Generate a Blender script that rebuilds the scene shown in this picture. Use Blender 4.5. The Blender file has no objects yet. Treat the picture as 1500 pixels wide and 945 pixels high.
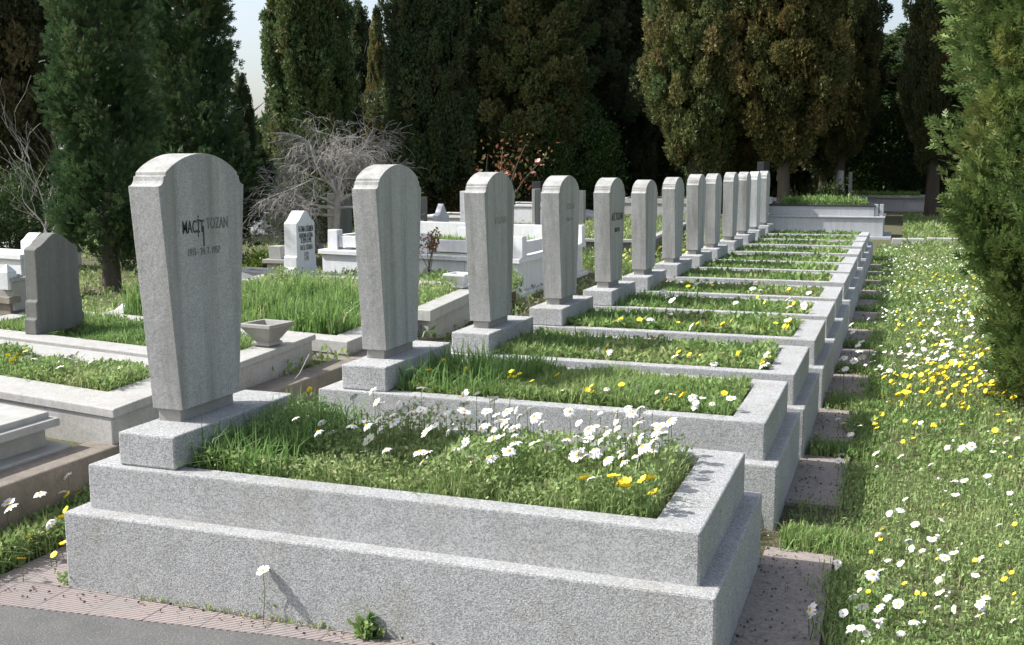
import bpy, math, random
import numpy as np
from mathutils import Vector
rng = np.random.default_rng(7); random.seed(7)
sc = bpy.context.scene
COL = sc.collection
# ------------------------------------------------------------------ camera
F_PX, PITCH, YAW, EYE = 1580.0, .1414, .3441, 1.49      # measured on the 1500 px wide photograph
cam = bpy.data.cameras.new("camera"); cam.sensor_width = 36; cam.lens = F_PX/1500*36
cam.clip_start = .05; cam.clip_end = 600
co = bpy.data.objects.new("camera", cam); COL.objects.link(co)
co.location = (0, 0, EYE); co.rotation_euler = (math.pi/2-PITCH, 0, YAW); sc.camera = co
CAM = np.array([0, 0, EYE])
FW = np.array([-math.sin(YAW)*math.cos(PITCH), math.cos(YAW)*math.cos(PITCH), -math.sin(PITCH)])
RT = np.array([math.cos(YAW), math.sin(YAW), 0]); UP = np.cross(RT, FW)
def ray(px, py): return FW*F_PX+RT*(px-750)-UP*(py-472.5)
def at(px, py, z):                       # ground point seen at that spot of the photograph, at height z
    r = ray(px, py); return CAM+r*((z-EYE)/r[2])
def atd(px, depth, z=0.):                # point at a distance, straight below/above that column
    r = ray(px, 245); p = CAM+r*(depth/F_PX); p[2] = z; return p
def along(C, u, px):                     # how far along u from C the column px is met
    d = C-CAM; m = (px-750)/F_PX; u = np.array([u[0], u[1], 0.])
    return (m*(d@FW)-d@RT)/((u@RT)-m*(u@FW))
def hgt(C, py):                          # height of the point above C seen at row py
    d = C-CAM; m = -(py-472.5)/F_PX
    return (m*(d@FW)-d@UP)/(UP[2]-m*FW[2])+C[2]
# ------------------------------------------------------------------ scene helpers
def tag(o, label=None, cat=None, group=None, kind=None):
    for k, v in (("label", label), ("category", cat), ("group", group), ("kind", kind)):
        if v: o[k] = v
    return o
def empty(name, loc, label, cat, group=None):
    o = bpy.data.objects.new(name, None); COL.objects.link(o); o.location = [float(v) for v in loc]
    o.empty_display_size = .1
    return tag(o, label, cat, group)
def link(name, me, mat, parent=None, loc=None):
    o = bpy.data.objects.new(name, me); COL.objects.link(o)
    if mat is not None and not me.materials: me.materials.append(mat)
    if parent is not None: o.parent = parent
    if loc is not None: o.location = [float(v) for v in loc]
    return o
def base_of(parent):
    v = np.zeros(3)
    while parent is not None:
        v += np.array(parent.location); parent = parent.parent
    return v
def np_mesh(name, V, faces, col=None, smooth=False):
    V = np.ascontiguousarray(V, np.float32)
    me = bpy.data.meshes.new(name); me.vertices.add(len(V)); me.vertices.foreach_set("co", V.ravel())
    fs = [np.asarray(f, np.int32) for f in faces if len(f)]
    idx = np.concatenate([f.ravel() for f in fs]); tot = np.concatenate([np.full(len(f), f.shape[1], np.int32) for f in fs])
    st = np.concatenate([[0], np.cumsum(tot)[:-1]]).astype(np.int32)
    me.loops.add(len(idx)); me.loops.foreach_set("vertex_index", idx)
    me.polygons.add(len(tot)); me.polygons.foreach_set("loop_start", st); me.polygons.foreach_set("loop_total", tot)
    if smooth: me.polygons.foreach_set("use_smooth", np.ones(len(tot), bool))
    if col is not None:
        a = me.attributes.new("Col", 'FLOAT_COLOR', 'POINT')
        c = np.ones((len(V), 4), np.float32); c[:, :col.shape[1]] = col; a.data.foreach_set("color", c.ravel())
    me.update(calc_edges=True); me.validate()
    return me
class MB:
    """collects shapes; build() links them as one mesh. A frame (O,u,v) turns (a,b) into world x,y."""
    def __init__(s, O=(0, 0, 0), u=(1, 0), v=(0, 1)):
        s.V = []; s.F = []; s.O = np.array(O, float); s.u = np.array(u, float); s.v = np.array(v, float)
    def pt(s, a, b, z):
        xy = s.O[:2]+s.u*a+s.v*b; return (xy[0], xy[1], z)
    def poly(s, pts, faces):
        n = len(s.V); s.V += [s.pt(*p) for p in pts]; s.F += [[i+n for i in f] for f in faces]; return s
    def box(s, a0, a1, b0, b1, z0, z1, t=0., bottom=True):     # t: top drawn in by t
        p = [(a0, b0, z0), (a1, b0, z0), (a1, b1, z0), (a0, b1, z0), (a0+t, b0+t, z1), (a1-t, b0+t, z1), (a1-t, b1-t, z1), (a0+t, b1-t, z1)]
        f = [(4, 5, 6, 7), (0, 1, 5, 4), (1, 2, 6, 5), (2, 3, 7, 6), (3, 0, 4, 7)]
        if bottom: f.append((3, 2, 1, 0))
        return s.poly(p, f)
    def ring(s, a0, a1, b0, b1, i0, i1, j0, j1, z0, z1, floor=None):
        p = []
        for (A0, A1, B0, B1, z) in ((a0, a1, b0, b1, z0), (a0, a1, b0, b1, z1), (i0, i1, j0, j1, z1), (i0, i1, j0, j1, z0)):
            p += [(A0, B0, z), (A1, B0, z), (A1, B1, z), (A0, B1, z)]
        f = []
        for k in range(3):
            for i in range(4):
                j = (i+1) % 4; f.append((4*k+i, 4*k+j, 4*k+4+j, 4*k+4+i))
        return s.poly(p, f)
    def prism(s, prof, a0, a1):          # outline prof [(b,z)...] carried along a
        n = len(prof)
        p = [(a1, b, z) for b, z in prof]+[(a0, b, z) for b, z in prof]
        f = [tuple(range(n)), tuple(range(2*n-1, n-1, -1))]
        f += [(i, i+n, (i+1) % n+n, (i+1) % n) for i in range(n)]
        return s.poly(p, f)
    def lathe(s, prof, n=24):            # square or round turned body round the frame's origin
        p = []; f = []
        for r, z in prof:
            for i in range(n):
                a = 2*math.pi*(i+.5)/n; k = r/math.cos(math.pi/n) if n == 4 else r
                p.append((k*math.cos(a), k*math.sin(a), z))
        for k in range(len(prof)-1):
            for i in range(n): f.append((k*n+i, k*n+(i+1) % n, (k+1)*n+(i+1) % n, (k+1)*n+i))
        f.append(tuple(range(n-1, -1, -1))); f.append(tuple((len(prof)-1)*n+i for i in range(n)))
        return s.poly(p, f)
    def build(s, name, mat, parent=None, bevel=.006, loc=None, smooth=False, seg=2):
        o0 = base_of(parent) if loc is None else np.array(loc, float)
        me = bpy.data.meshes.new(name)
        me.from_pydata([tuple(np.array(v)-o0) for v in s.V], [], s.F)
        me.validate(); me.update()
        import bmesh
        bm = bmesh.new(); bm.from_mesh(me); bmesh.ops.recalc_face_normals(bm, faces=bm.faces); bm.to_mesh(me); bm.free()
        o = link(name, me, mat, parent, loc)
        if smooth: me.polygons.foreach_set("use_smooth", np.ones(len(me.polygons), bool))
        if bevel:
            m = o.modifiers.new("edge", 'BEVEL'); m.width = bevel; m.segments = seg; m.limit_method = 'ANGLE'; m.angle_limit = .6
        return o
# ------------------------------------------------------------------ materials
def mat(name):
    m = bpy.data.materials.new(name); m.use_nodes = True; nt = m.node_tree; nt.nodes.clear()
    out = nt.nodes.new("ShaderNodeOutputMaterial"); b = nt.nodes.new("ShaderNodeBsdfPrincipled")
    nt.links.new(b.outputs[0], out.inputs[0]); return m, nt, b, out
def N(nt, t, **kw):
    n = nt.nodes.new("ShaderNode"+t)
    for k, v in kw.items():
        if k in n.inputs: n.inputs[k].default_value = v
        else: setattr(n, k, v)
    return n
def ramp(nt, fac, stops):
    r = nt.nodes.new("ShaderNodeValToRGB"); e = r.color_ramp.elements
    while len(e) < len(stops): e.new(.5)
    for k, (p, c) in enumerate(stops):
        e[k].position = p; e[k].color = (c, c, c, 1) if isinstance(c, (int, float)) else (*c, 1)
    nt.links.new(fac, r.inputs[0]); return r.outputs[0]
def mix(nt, fac, a, b, mode='MIX'):
    m = nt.nodes.new("ShaderNodeMix"); m.data_type = 'RGBA'; m.blend_type = mode
    for k, v in ((0, fac), (6, a), (7, b)):
        if hasattr(v, "links"): nt.links.new(v, m.inputs[k])
        elif k == 0: m.inputs[0].default_value = v
        else: m.inputs[k].default_value = (*v, 1)
    return m.outputs[2]
def coords(nt, scale=(1, 1, 1), rnd=True):
    tc = N(nt, "TexCoord"); mp = N(nt, "Mapping"); mp.inputs["Scale"].default_value = scale
    nt.links.new(tc.outputs["Object"], mp.inputs[0])
    if rnd:
        oi = N(nt, "ObjectInfo"); vm = N(nt, "VectorMath", operation='SCALE'); vm.inputs[0].default_value = (17, 31, 9)
        nt.links.new(oi.outputs["Random"], vm.inputs["Scale"]); nt.links.new(vm.outputs[0], mp.inputs["Location"])
    return mp.outputs[0]
def noise(nt, vec, scale, detail=4, rough=.6):
    n = N(nt, "TexNoise", Scale=scale, Detail=detail, Roughness=rough); nt.links.new(vec, n.inputs["Vector"]); return n.outputs["Fac"]
def bump(nt, b, h, strength, dist, prev=None):
    n = N(nt, "Bump", Strength=strength, Distance=dist); nt.links.new(h, n.inputs["Height"])
    if prev is not None: nt.links.new(prev, n.inputs["Normal"])
    nt.links.new(n.outputs[0], b.inputs["Normal"]); return n.outputs[0]
def stone_mat(name, lo, hi, speck=.0, streak=.0, streak_col=(.1, .11, .09), grain=150, bstr=.5, bdist=.004, stain=(.16, .155, .11), stain_amt=.35, rough=.85, worn=None):
    m, nt, b, out = mat(name); v = coords(nt)
    big = noise(nt, v, 2.2, 5); fine = noise(nt, v, grain, 3, .7); mid = noise(nt, v, 18, 4)
    c = mix(nt, big, lo, hi)
    f = ramp(nt, mid, ((.35, 0.), (.75, 1.)))
    c = mix(nt, f, c, tuple(.5*(x+y)*1.12 for x, y in zip(lo, hi)))
    if stain_amt:
        s = ramp(nt, noise(nt, v, 3.7, 6, .7), ((.52, 0.), (.72, stain_amt))); c = mix(nt, s, c, stain)
    if speck:
        vo = N(nt, "TexVoronoi", Scale=grain*1.1); nt.links.new(v, vo.inputs["Vector"])
        sp = N(nt, "SeparateColor"); nt.links.new(vo.outputs["Color"], sp.inputs[0])
        d = ramp(nt, sp.outputs[0], ((.1, 1-speck), (.5, 1.), (.9, 1+speck*.8))); c = mix(nt, 1., c, d, 'MULTIPLY')
    if streak:
        v2 = coords(nt, (1, 1, .05)); s = ramp(nt, noise(nt, v2, 11, 4, .65), ((.42, 0.), (.70, streak))); c = mix(nt, s, c, streak_col)
        s = ramp(nt, noise(nt, v2, 34, 3, .65), ((.5, 0.), (.75, streak*.5))); c = mix(nt, s, c, tuple(x*1.9+.05 for x in streak_col))
    nt.links.new(c, b.inputs["Base Color"]); b.inputs["Roughness"].default_value = rough
    b.inputs["Specular IOR Level"].default_value = .25
    p = bump(nt, b, fine, bstr, bdist)
    bump(nt, b, mid, .25, .01, p)
    return m
M = {}
M['cast'] = stone_mat("rough cast granite", (.385, .388, .39), (.485, .487, .485), speck=.34, streak=.22, streak_col=(.24, .235, .21), grain=215, bstr=1., bdist=.007, stain=(.33, .315, .25), stain_amt=.5)
M['stele'] = stone_mat("grey weathered granite", (.345, .342, .332), (.435, .432, .42), speck=.22, streak=.75, streak_col=(.205, .20, .175), grain=230, bstr=.3, bdist=.002, stain=(.27, .265, .21), stain_amt=.3)
M['stele_white'] = stone_mat("pale granite", (.52, .52, .52), (.62, .62, .61), speck=.1, streak=.25, grain=200, bstr=.25, bdist=.002, stain_amt=.1)
M['neck'] = stone_mat("smooth grey cement", (.26, .25, .23), (.33, .32, .30), speck=.08, grain=200, bstr=.2, bdist=.002)
M['marble'] = stone_mat("white marble", (.56, .565, .575), (.70, .70, .705), streak=.25, streak_col=(.42, .43, .46), grain=60, bstr=.08, bdist=.002, stain=(.5, .49, .44), stain_amt=.3, rough=.6)
M['oldmarble'] = stone_mat("greyed marble", (.30, .30, .28), (.46, .455, .43), streak=.35, streak_col=(.22, .22, .20), grain=90, bstr=.2, bdist=.003, stain=(.28, .27, .22), stain_amt=.5)
M['darkstone'] = stone_mat("dark lichened stone", (.115, .118, .108), (.20, .20, .185), speck=.1, streak=.5, streak_col=(.07, .072, .065), grain=140, bstr=.4, bdist=.004, stain=(.20, .20, .18), stain_amt=.4)
M['curb'] = stone_mat("pale concrete curb", (.31, .305, .29), (.45, .44, .425), speck=.12, streak=.25, streak_col=(.25, .24, .20), grain=120, bstr=.35, bdist=.004, stain=(.30, .28, .22), stain_amt=.5)
M['brown'] = stone_mat("brown stained concrete", (.16, .135, .11), (.30, .265, .225), speck=.1, streak=.35, streak_col=(.09, .075, .06), grain=100, bstr=.5, bdist=.005, stain=(.10, .09, .07), stain_amt=.6)
M['paver'] = stone_mat("worn clay pavers", (.23, .195, .175), (.33, .29, .265), speck=.15, grain=90, bstr=.5, bdist=.005, stain=(.13, .11, .09), stain_amt=.6)
M['pink'] = stone_mat("pinkish stone", (.38, .31, .27), (.48, .41, .36), speck=.15, grain=120, bstr=.4, bdist=.004)
M['greymarble'] = stone_mat("weathered grey marble", (.35, .36, .38), (.46, .47, .49), streak=.35, streak_col=(.25, .26, .27), grain=60, bstr=.1, bdist=.002, stain=(.33, .33, .30), stain_amt=.4)
M['black'] = stone_mat("black polished stone", (.035, .035, .04), (.06, .06, .065), stain_amt=0, grain=200, bstr=.02, rough=.3)
def plain(name, c, rough=.6, var=.25, sc_=8):
    m, nt, b, out = mat(name); n = noise(nt, coords(nt), sc_)
    nt.links.new(mix(nt, n, tuple(x*(1-var) for x in c), tuple(min(1, x*(1+var)) for x in c)), b.inputs["Base Color"])
    b.inputs["Roughness"].default_value = rough; return m
M['ink'] = plain("dark letter paint", (.03, .03, .028), .6)
M['ink2'] = plain("faded letter paint", (.15, .15, .135), .7)
M['inkpale'] = plain("pale carved letters", (.30, .30, .275), .8)
M['petal'] = plain("white petals", (.82, .82, .80), .5, .04)
M['yolk'] = plain("yellow flower centre", (.75, .42, .02), .7, .15, 200)
M['yellow'] = plain("yellow petals", (.88, .70, .03), .5, .1, 60)
M['pinkpetal'] = plain("pale pink petals", (.78, .46, .38), .6, .2, 30)
M['stem'] = plain("green stems", (.09, .13, .035), .6)
M['bark'] = stone_mat("cypress bark", (.075, .06, .048), (.125, .10, .08), streak=.6, streak_col=(.06, .045, .035), grain=60, bstr=.8, bdist=.02, stain_amt=0)
M['twig'] = stone_mat("pale bare twigs", (.27, .25, .23), (.40, .375, .345), grain=60, bstr=.3, bdist=.004, stain=(.5, .49, .46), stain_amt=.6)
M['carpaint'] = plain("dark car paint", (.02, .025, .035), .2, .1)
M['glass'] = plain("window glass", (.25, .28, .30), .08, .1)
M['rubber'] = plain("tyre rubber", (.02, .02, .02), .8)
def leaf_mat(name, a, b_, c, trans=.3, rough=.55, objcol=True):
    """Col.r runs a..b..c (hue of the clump), Col.g is a small spread in lightness"""
    m, nt, b, out = mat(name); at_ = N(nt, "Attribute", attribute_name="Col"); sp = N(nt, "SeparateColor"); nt.links.new(at_.outputs["Color"], sp.inputs[0])
    col = ramp(nt, sp.outputs[0], ((.0, a), (.5, b_), (1., c)))
    g = ramp(nt, sp.outputs[1], ((0., .72), (1., 1.28))); col = mix(nt, 1., col, g, 'MULTIPLY')
    if objcol:
        oi = N(nt, "ObjectInfo"); col = mix(nt, 1., col, oi.outputs["Color"], 'MULTIPLY')
    nt.links.new(col, b.inputs["Base Color"]); b.inputs["Roughness"].default_value = rough; b.inputs["Specular IOR Level"].default_value = .3
    t = N(nt, "BsdfTranslucent"); nt.links.new(col, t.inputs[0]); ms = N(nt, "MixShader"); ms.inputs[0].default_value = trans
    nt.links.new(b.outputs[0], ms.inputs[1]); nt.links.new(t.outputs[0], ms.inputs[2]); nt.links.new(ms.outputs[0], out.inputs[0]); return m
M['grass'] = leaf_mat("grass blades", (.15, .285, .075), (.265, .37, .125), (.43, .405, .21), .4)
M['clover'] = leaf_mat("low green leaves", (.175, .31, .09), (.29, .39, .145), (.44, .415, .22), .4)
M['cyp'] = leaf_mat("cypress foliage", (.08, .13, .06), (.135, .165, .07), (.21, .185, .095), .3, .5)
M['thuja'] = leaf_mat("blue green cypress foliage", (.075, .125, .055), (.12, .17, .07), (.20, .21, .09), .28, .45)
M['shrub'] = leaf_mat("shrub leaves", (.06, .095, .03), (.10, .14, .05), (.17, .19, .09), .25)
M['redleaf'] = leaf_mat("reddish young leaves", (.10, .12, .035), (.20, .075, .035), (.33, .14, .08), .3)
# ------------------------------------------------------------------ ground
def sstep(a, b, x):
    t = np.clip((x-a)/(b-a), 0, 1); return t*t*(3-2*t)
def gz(x, y):
    x = np.asarray(x, float); y = np.asarray(y, float)
    near = 1-sstep(7.3, 8.2, y)
    h = near*.235*sstep(3.30, 3.40, -x)+(1-near)*.14*sstep(2.9, 3.7, -x)
    h = h-.62*sstep(27, 36, y)*sstep(3, 7, -x)
    return h-.004
def gzf(x, y): return float(gz(x, y))
xs = np.unique(np.concatenate([np.linspace(-260, -30, 24), np.linspace(-30, -9, 40), np.linspace(-9, -4, 26), np.linspace(-4, -2.8, 49), np.linspace(-2.8, 5, 50), np.linspace(5, 30, 26), np.linspace(30, 260, 24)]).round(4))
ys = np.unique(np.concatenate([np.linspace(-60, 0, 13), np.linspace(0, 3, 7), np.linspace(3, 9, 49), np.linspace(9, 40, 78), np.linspace(40, 320, 36)]).round(4))
X, Y = np.meshgrid(xs, ys); Z = gz(X, Y)
Z = Z-.09*(1-sstep(2.85, 3.0, Y))*(1-sstep(-.75, -.5, X))*(1-sstep(4.,8.,-X)*sstep(1.,2.7,Y))-.004*(np.sin(X*7+1)*np.sin(Y*6)+1)
nx, ny = len(xs), len(ys); i = np.arange(nx*ny).reshape(ny, nx)
Q = np.stack([i[:-1, :-1], i[:-1, 1:], i[1:, 1:], i[1:, :-1]], -1).reshape(-1, 4)
m, nt, b, out = mat("earth and short turf"); v = coords(nt, rnd=False)
c = mix(nt, ramp(nt, noise(nt, v, 1.3, 6), ((.4, 0.), (.62, 1.))), (.10, .085, .05), (.085, .105, .03))
c = mix(nt, ramp(nt, noise(nt, v, 9, 5, .7), ((.5, 0.), (.75, .8))), c, (.17, .135, .085))
c = mix(nt, ramp(nt, noise(nt, v, 60, 3, .7), ((.45, 0.), (.7, .6))), c, (.05, .05, .02))
nt.links.new(c, b.inputs["Base Color"]); b.inputs["Roughness"].default_value = .95; bump(nt, b, noise(nt, v, 45, 4, .7), .7, .02)
tag(link("ground", np_mesh("ground", np.stack([X, Y, Z], -1).reshape(-1, 3), [Q], smooth=True), m), kind="structure")
# asphalt at the lower left, tile pavement round the front grave
m, nt, b, out = mat("old asphalt"); v = coords(nt, rnd=False)
c = mix(nt, noise(nt, v, 6, 5), (.06, .06, .062), (.15, .148, .14)); c = mix(nt, ramp(nt, noise(nt, v, 160, 2), ((.55, 0.), (.7, .5))), c, (.3, .29, .27))
nt.links.new(c, b.inputs["Base Color"]); b.inputs["Roughness"].default_value = .9; bump(nt, b, noise(nt, v, 120, 3, .7), .6, .006)
V = [(-9, -3, .0012), (-.55, -3, .0012), (-.55, 2.93, .0012), (-3.08, 2.93, .0012), (-3.27, 2.74, .0012), (-9, 2.74, .0012)]
me = bpy.data.meshes.new("asphalt_road"); me.from_pydata(V, [], [tuple(range(6))]); tag(link("asphalt_road", me, m), kind="structure")
m, nt, b, out = mat("ribbed clay tiles"); v = coords(nt, rnd=False)
br = N(nt, "TexBrick", offset=0., squash=1., Scale=1.); br.inputs["Mortar Size"].default_value = .004; br.inputs["Brick Width"].default_value = .21; br.inputs["Row Height"].default_value = .21
br.inputs["Color1"].default_value = (.34, .265, .25, 1); br.inputs["Color2"].default_value = (.28, .22, .21, 1); br.inputs["Mortar"].default_value = (.06, .05, .042, 1); br.inputs["Mortar Smooth"].default_value = .2
nt.links.new(v, br.inputs["Vector"])
c = mix(nt, ramp(nt, noise(nt, v, 5, 6, .7), ((.35, 0.), (.65, .85))), br.outputs["Color"], (.27, .25, .235)); c = mix(nt, ramp(nt, noise(nt, v, 55, 4, .7), ((.56, 0.), (.72, .6))), c, (.09, .075, .06))
nt.links.new(c, b.inputs["Base Color"]); b.inputs["Roughness"].default_value = .85
wv = N(nt, "TexWave", Scale=24., Distortion=.3); wv.bands_direction = 'DIAGONAL'; mp = N(nt, "Mapping"); mp.inputs["Scale"].default_value = (-1, 1, 0); nt.links.new(v, mp.inputs[0]); nt.links.new(mp.outputs[0], wv.inputs["Vector"])
p = bump(nt, b, wv.outputs["Fac"], .8, .008); p = bump(nt, b, br.outputs["Fac"], -.8, .006, p); bump(nt, b, noise(nt, v, 90, 3), .3, .003, p); M['tile'] = m
def slab(name, pts, z0, z1, mat_, kind="structure"):
    mb = MB(); n = len(pts)
    mb.poly([(x, y, z1) for x, y in pts]+[(x, y, z0) for x, y in pts], [tuple(range(n))]+[(i, i+n, (i+1) % n+n, (i+1) % n) for i in range(n)])
    return tag(mb.build(name, mat_, None, 0), kind=kind)
slab("pavement", [(-3.06, 2.72), (-1.57, 2.872), (-.44, 2.98), (-.44, 3.2), (-2.79, 3.2), (-2.79, 4.35), (-3.09, 4.35)], -.06, .004, M['tile'])
# ------------------------------------------------------------------ the row of thirteen matching graves
GY = [3.017, 4.51, 5.69, 6.95, 8.15, 9.32, 10.66, 11.78, 12.80, 14.12, 15.45, 16.69, 18.05]
PEAK = [1.547, 1.515, 1.475, 1.445, 1.42, 1.393, 1.41, 1.43, 1.437, 1.445, 1.45, 1.455, 1.46]
W = .953
XL = [-2.695, -2.615, -2.54, -2.49, -2.45, -2.425, -2.425, -2.395, -2.365, -2.355, -2.355, -2.355, -2.375]
def text(name, s, size, mat_, parent, O, ext=.0012, squeeze=1., align='CENTER'):
    """lettering on a face that looks to +X; O is the middle of the base line in world space"""
    cu = bpy.data.curves.new(name, 'FONT'); cu.body = s; cu.size = size; cu.extrude = ext; cu.align_x = align; cu.resolution_u = 3; cu.offset = size*.004
    t = bpy.data.objects.new(name, cu); COL.objects.link(t); bpy.context.view_layer.update()
    me = bpy.data.meshes.new_from_object(t); bpy.data.objects.remove(t); me.materials.clear()
    n = len(me.vertices); c = np.zeros(n*3, np.float32); me.vertices.foreach_get("co", c); c = c.reshape(-1, 3)
    o0 = base_of(parent); w = np.stack([O[0]+c[:, 2]-o0[0], O[1]+c[:, 0]*squeeze-o0[1], O[2]+c[:, 1]-o0[2]], -1).astype(np.float32)
    me.vertices.foreach_set("co", w.ravel()); me.update(); return link(name, me, mat_, parent)
def arc_profile(c, top, z0, hb=.182, hs=.26, ha=.218):
    s, a = top-.117, top-.068
    p = [(c-hb, z0), (c+hb, z0), (c+hs, s)]
    for k in range(1, 5):                                # hollow moulding at the shoulder
        t = k/4*math.pi/2; p.append((c+hs-.030*math.sin(t), s+.030*(1-math.cos(t))))
    p += [(c+hs-.031, a-.014), (c+ha+.0, a-.013), (c+ha-.001, a)]
    R = (ha*ha+.068**2)/(2*.068); t0 = math.asin(ha/R)
    right = [(c+R*math.sin(t0*(1-k/9)), top-R+R*math.cos(t0*(1-k/9))) for k in range(1, 10)]
    left = [(2*c-b_, z) for b_, z in (p[2:]+right[:-1])][::-1]
    return p+right+left
LAB = ["front grey granite grave crowded with white daisies, its tapered headstone lettered in dark paint",
 "second grey granite grave from the camera, yellow flowers in its long grass",
 "third grey granite grave from the camera, headstone with faint pale lettering in one line",
 "fourth grey granite grave from the camera, its headstone before the white marble tomb",
 "fifth grey granite grave from the camera, headstone bearing two short blocks of bold dark letters",
 "sixth grey granite grave from the camera, standing between the bold lettered headstone and the seventh",
 "seventh grey granite grave from the camera in the receding row of tapered headstones",
 "eighth grey granite grave from the camera, sixth from the far end of the row",
 "ninth grey granite grave from the camera, fifth from the far end of the row",
 "tenth grey granite grave from the camera, just before the brown trunk in the row's gap",
 "eleventh grey granite grave from the camera, directly before the one with a whitish headstone",
 "twelfth grave from the camera, the one with a whitish pale headstone near the row's end",
 "thirteenth and farthest grave of the grey granite row, next to the white marble end tomb"]
GRAVES = []
m, nt, b, out = mat("dark bed soil"); v = coords(nt)
c = mix(nt, noise(nt, v, 14, 5, .7), (.045, .04, .02), (.12, .10, .055)); nt.links.new(c, b.inputs["Base Color"]); b.inputs["Roughness"].default_value = 1.; bump(nt, b, noise(nt, v, 60, 3), .8, .02); M['soil'] = m
for k in range(13):
    y = GY[k]; xr = -.5+.0125*min(k, 3); xl = XL[k]; L = xr-xl; sx = .035 if k > 1 else .01*k; dz = -.025*math.sin(min(k, 10)/10*math.pi); zt, zl = .445+dz, .282+dz
    g = empty("grave", (xl+L/2, y+W/2, 0), LAB[k], "grave", "matching grey granite graves in the long row")
    MB().box(xl-.06, xr+.06, y-.066, y+W+.06, -.05, zl).build("base_step", M['cast'], g, .008)
    MB().ring(xl, xr, y, y+W, xl+.345, xr-.15, y+.088, y+W-.088, zl-.001, zt).build("curb", M['cast'], g, .008)
    MB().box(xl+.34, xr-.14, y+.08, y+W-.08, zl-.02, zt-.05).build("soil", M['soil'], g, 0)
    hy = y+.03
    MB().box(xl+.115, xl+.355, hy, hy+.79, zt+.0005, zt+.122).build("headstone_plinth", M['cast'], g, .008)
    cy = y+.395+(.0 if k else .0); zp = zt+.122; pk = PEAK[k]
    MB().box(xl+sx+.140, xl+sx+.236, cy-.168, cy+.168, zp-.002, zp+.047).build("headstone_neck", M['neck'], g, .003)
    h = MB().prism(arc_profile(cy, pk, zp+.047), xl+sx+.127, xl+sx+.257).build("headstone", M['stele_white' if k == 11 else 'stele'], g, .002)
    fx = xl+sx+.257+.0008
    if k == 0:
        text("inscription", "MACİT", .066, M['ink'], h, (fx, cy-.075, 1.258), squeeze=.62); text("inscription", "TOZAN", .060, M['ink2'], h, (fx, cy+.075, 1.268), squeeze=.66); text("inscription", "1915 - 24. 7. 1957", .038, M['ink2'], h, (fx, cy-.015, 1.175), squeeze=.72)
        mb = MB(); mb.box(fx-.0004, fx+.0006, cy-.017, cy-.010, 1.205, 1.28); mb.box(fx-.0004, fx+.0006, cy-.047, cy-.043, 1.24, 1.27)
        mb.build("paint_drip", M['ink'], h, 0)
    if k == 2: text("inscription", "TOZAN", .06, M['inkpale'], h, (fx, cy, 1.17), squeeze=1.0)
    if k == 3:
        text("inscription", "TOZAN", .06, M['inkpale'], h, (fx, cy+.02, 1.21), squeeze=.95); text("inscription", "1930 - 1961", .032, M['inkpale'], h, (fx, cy, 1.13))
    if k == 4:
        text("inscription", "ALİ TOZAN", .085, M['ink'], h, (fx, cy, 1.08), squeeze=.80, ext=.0016); text("inscription", "1888-1951", .05, M['ink'], h, (fx, cy, .985), squeeze=.8)
    h.rotation_euler = (random.uniform(-.006, .006) if k else 0, random.uniform(-.005, .005) if k else 0, 0)
    GRAVES.append((xl+.345, xr-.15, y+.088, y+W-.088, zt-.05))
    x0 = xr+.061
    pv = [(x0, y+(.32 if k else -.9)), (xr+.33-.03*(k % 3), y+(.34 if k else -.9)), (xr+.32-.02*(k % 2), y+1.18), (x0, y+1.2)]
    if k < 12: slab("pavement", pv, -.05, .006, M['paver'])
# ------------------------------------------------------------------ the retaining wall and the older plots on the left
O = at(60, 690, .245)
wl = tag(MB().box(-3.47, -3.285, 1.2, 7.15, -.05, .25).build("retaining_wall", M['brown'], None, .01), "low brown stained concrete retaining wall behind the heads of the grey row", "wall")
def quad_ring(mb, c, w, z0, z1):
    c = np.array(c, float); ctr = c.mean(0); inn = c.copy()
    for i in range(4):
        p, n_, pr_ = c[i], c[(i+1) % 4], c[i-1]
        e1 = (n_-p)/np.linalg.norm(n_-p); e2 = (pr_-p)/np.linalg.norm(pr_-p); inn[i] = p+(e1+e2)*w
    P = [(x, y, z) for z in (z0, z1) for x, y in c]+[(x, y, z) for z in (z1, z0) for x, y in inn]
    f = [(4*k+i, 4*k+(i+1) % 4, 4*k+4+(i+1) % 4, 4*k+4+i) for k in range(3) for i in range(4)]
    mb.poly(P, f); return inn
def plot(name, corners, ztop, w, label, cap=.045, over=.02, wall=M['curb'], capm=None, zb=None, soil=True, cat="grave", group=None):
    """a curbed bed: wall, overhanging cap and soil; returns the empty, the inner corners and the soil level"""
    c = np.array(corners, float); ctr = c.mean(0); zb = gzf(*ctr)-.1 if zb is None else zb
    g = empty(name, (ctr[0], ctr[1], max(zb, gzf(*ctr))), label, cat, group)
    mb = MB(); ins = c+(ctr-c)/np.linalg.norm(ctr-c, axis=1)[:, None]*over*1.4; quad_ring(mb, ins, w-over*1.5, zb, ztop-cap); mb.build("curb_wall", wall, g, .006)
    mb = MB(); inn = quad_ring(mb, c, w, ztop-cap+.0005, ztop); mb.build("curb_cap", capm or wall, g, .006)
    if soil:
        mb = MB(); s = inn+(inn-ctr)/np.linalg.norm(inn-ctr, axis=1)[:, None]*.01
        mb.poly([(x, y, ztop-.05) for x, y in s], [(0, 1, 2, 3)]); mb.build("soil", M['soil'], g, 0)
    return g, inn, ztop-.05
UL = np.array([-.982, .187]); VL = np.array([-.12, .993])
A2 = at(166, 600, .42)[:2]
BEDS = {}
g, inn, z = plot("grave", [A2, A2+VL*1.06, A2+VL*1.06+UL*2.5, A2+UL*2.5], .42, .27, "wide pale concrete grave with daisies behind the brown wall, left of the front headstone", cap=.04)
BEDS['L2'] = (inn, z)
A3 = A2+VL*1.15
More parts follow.
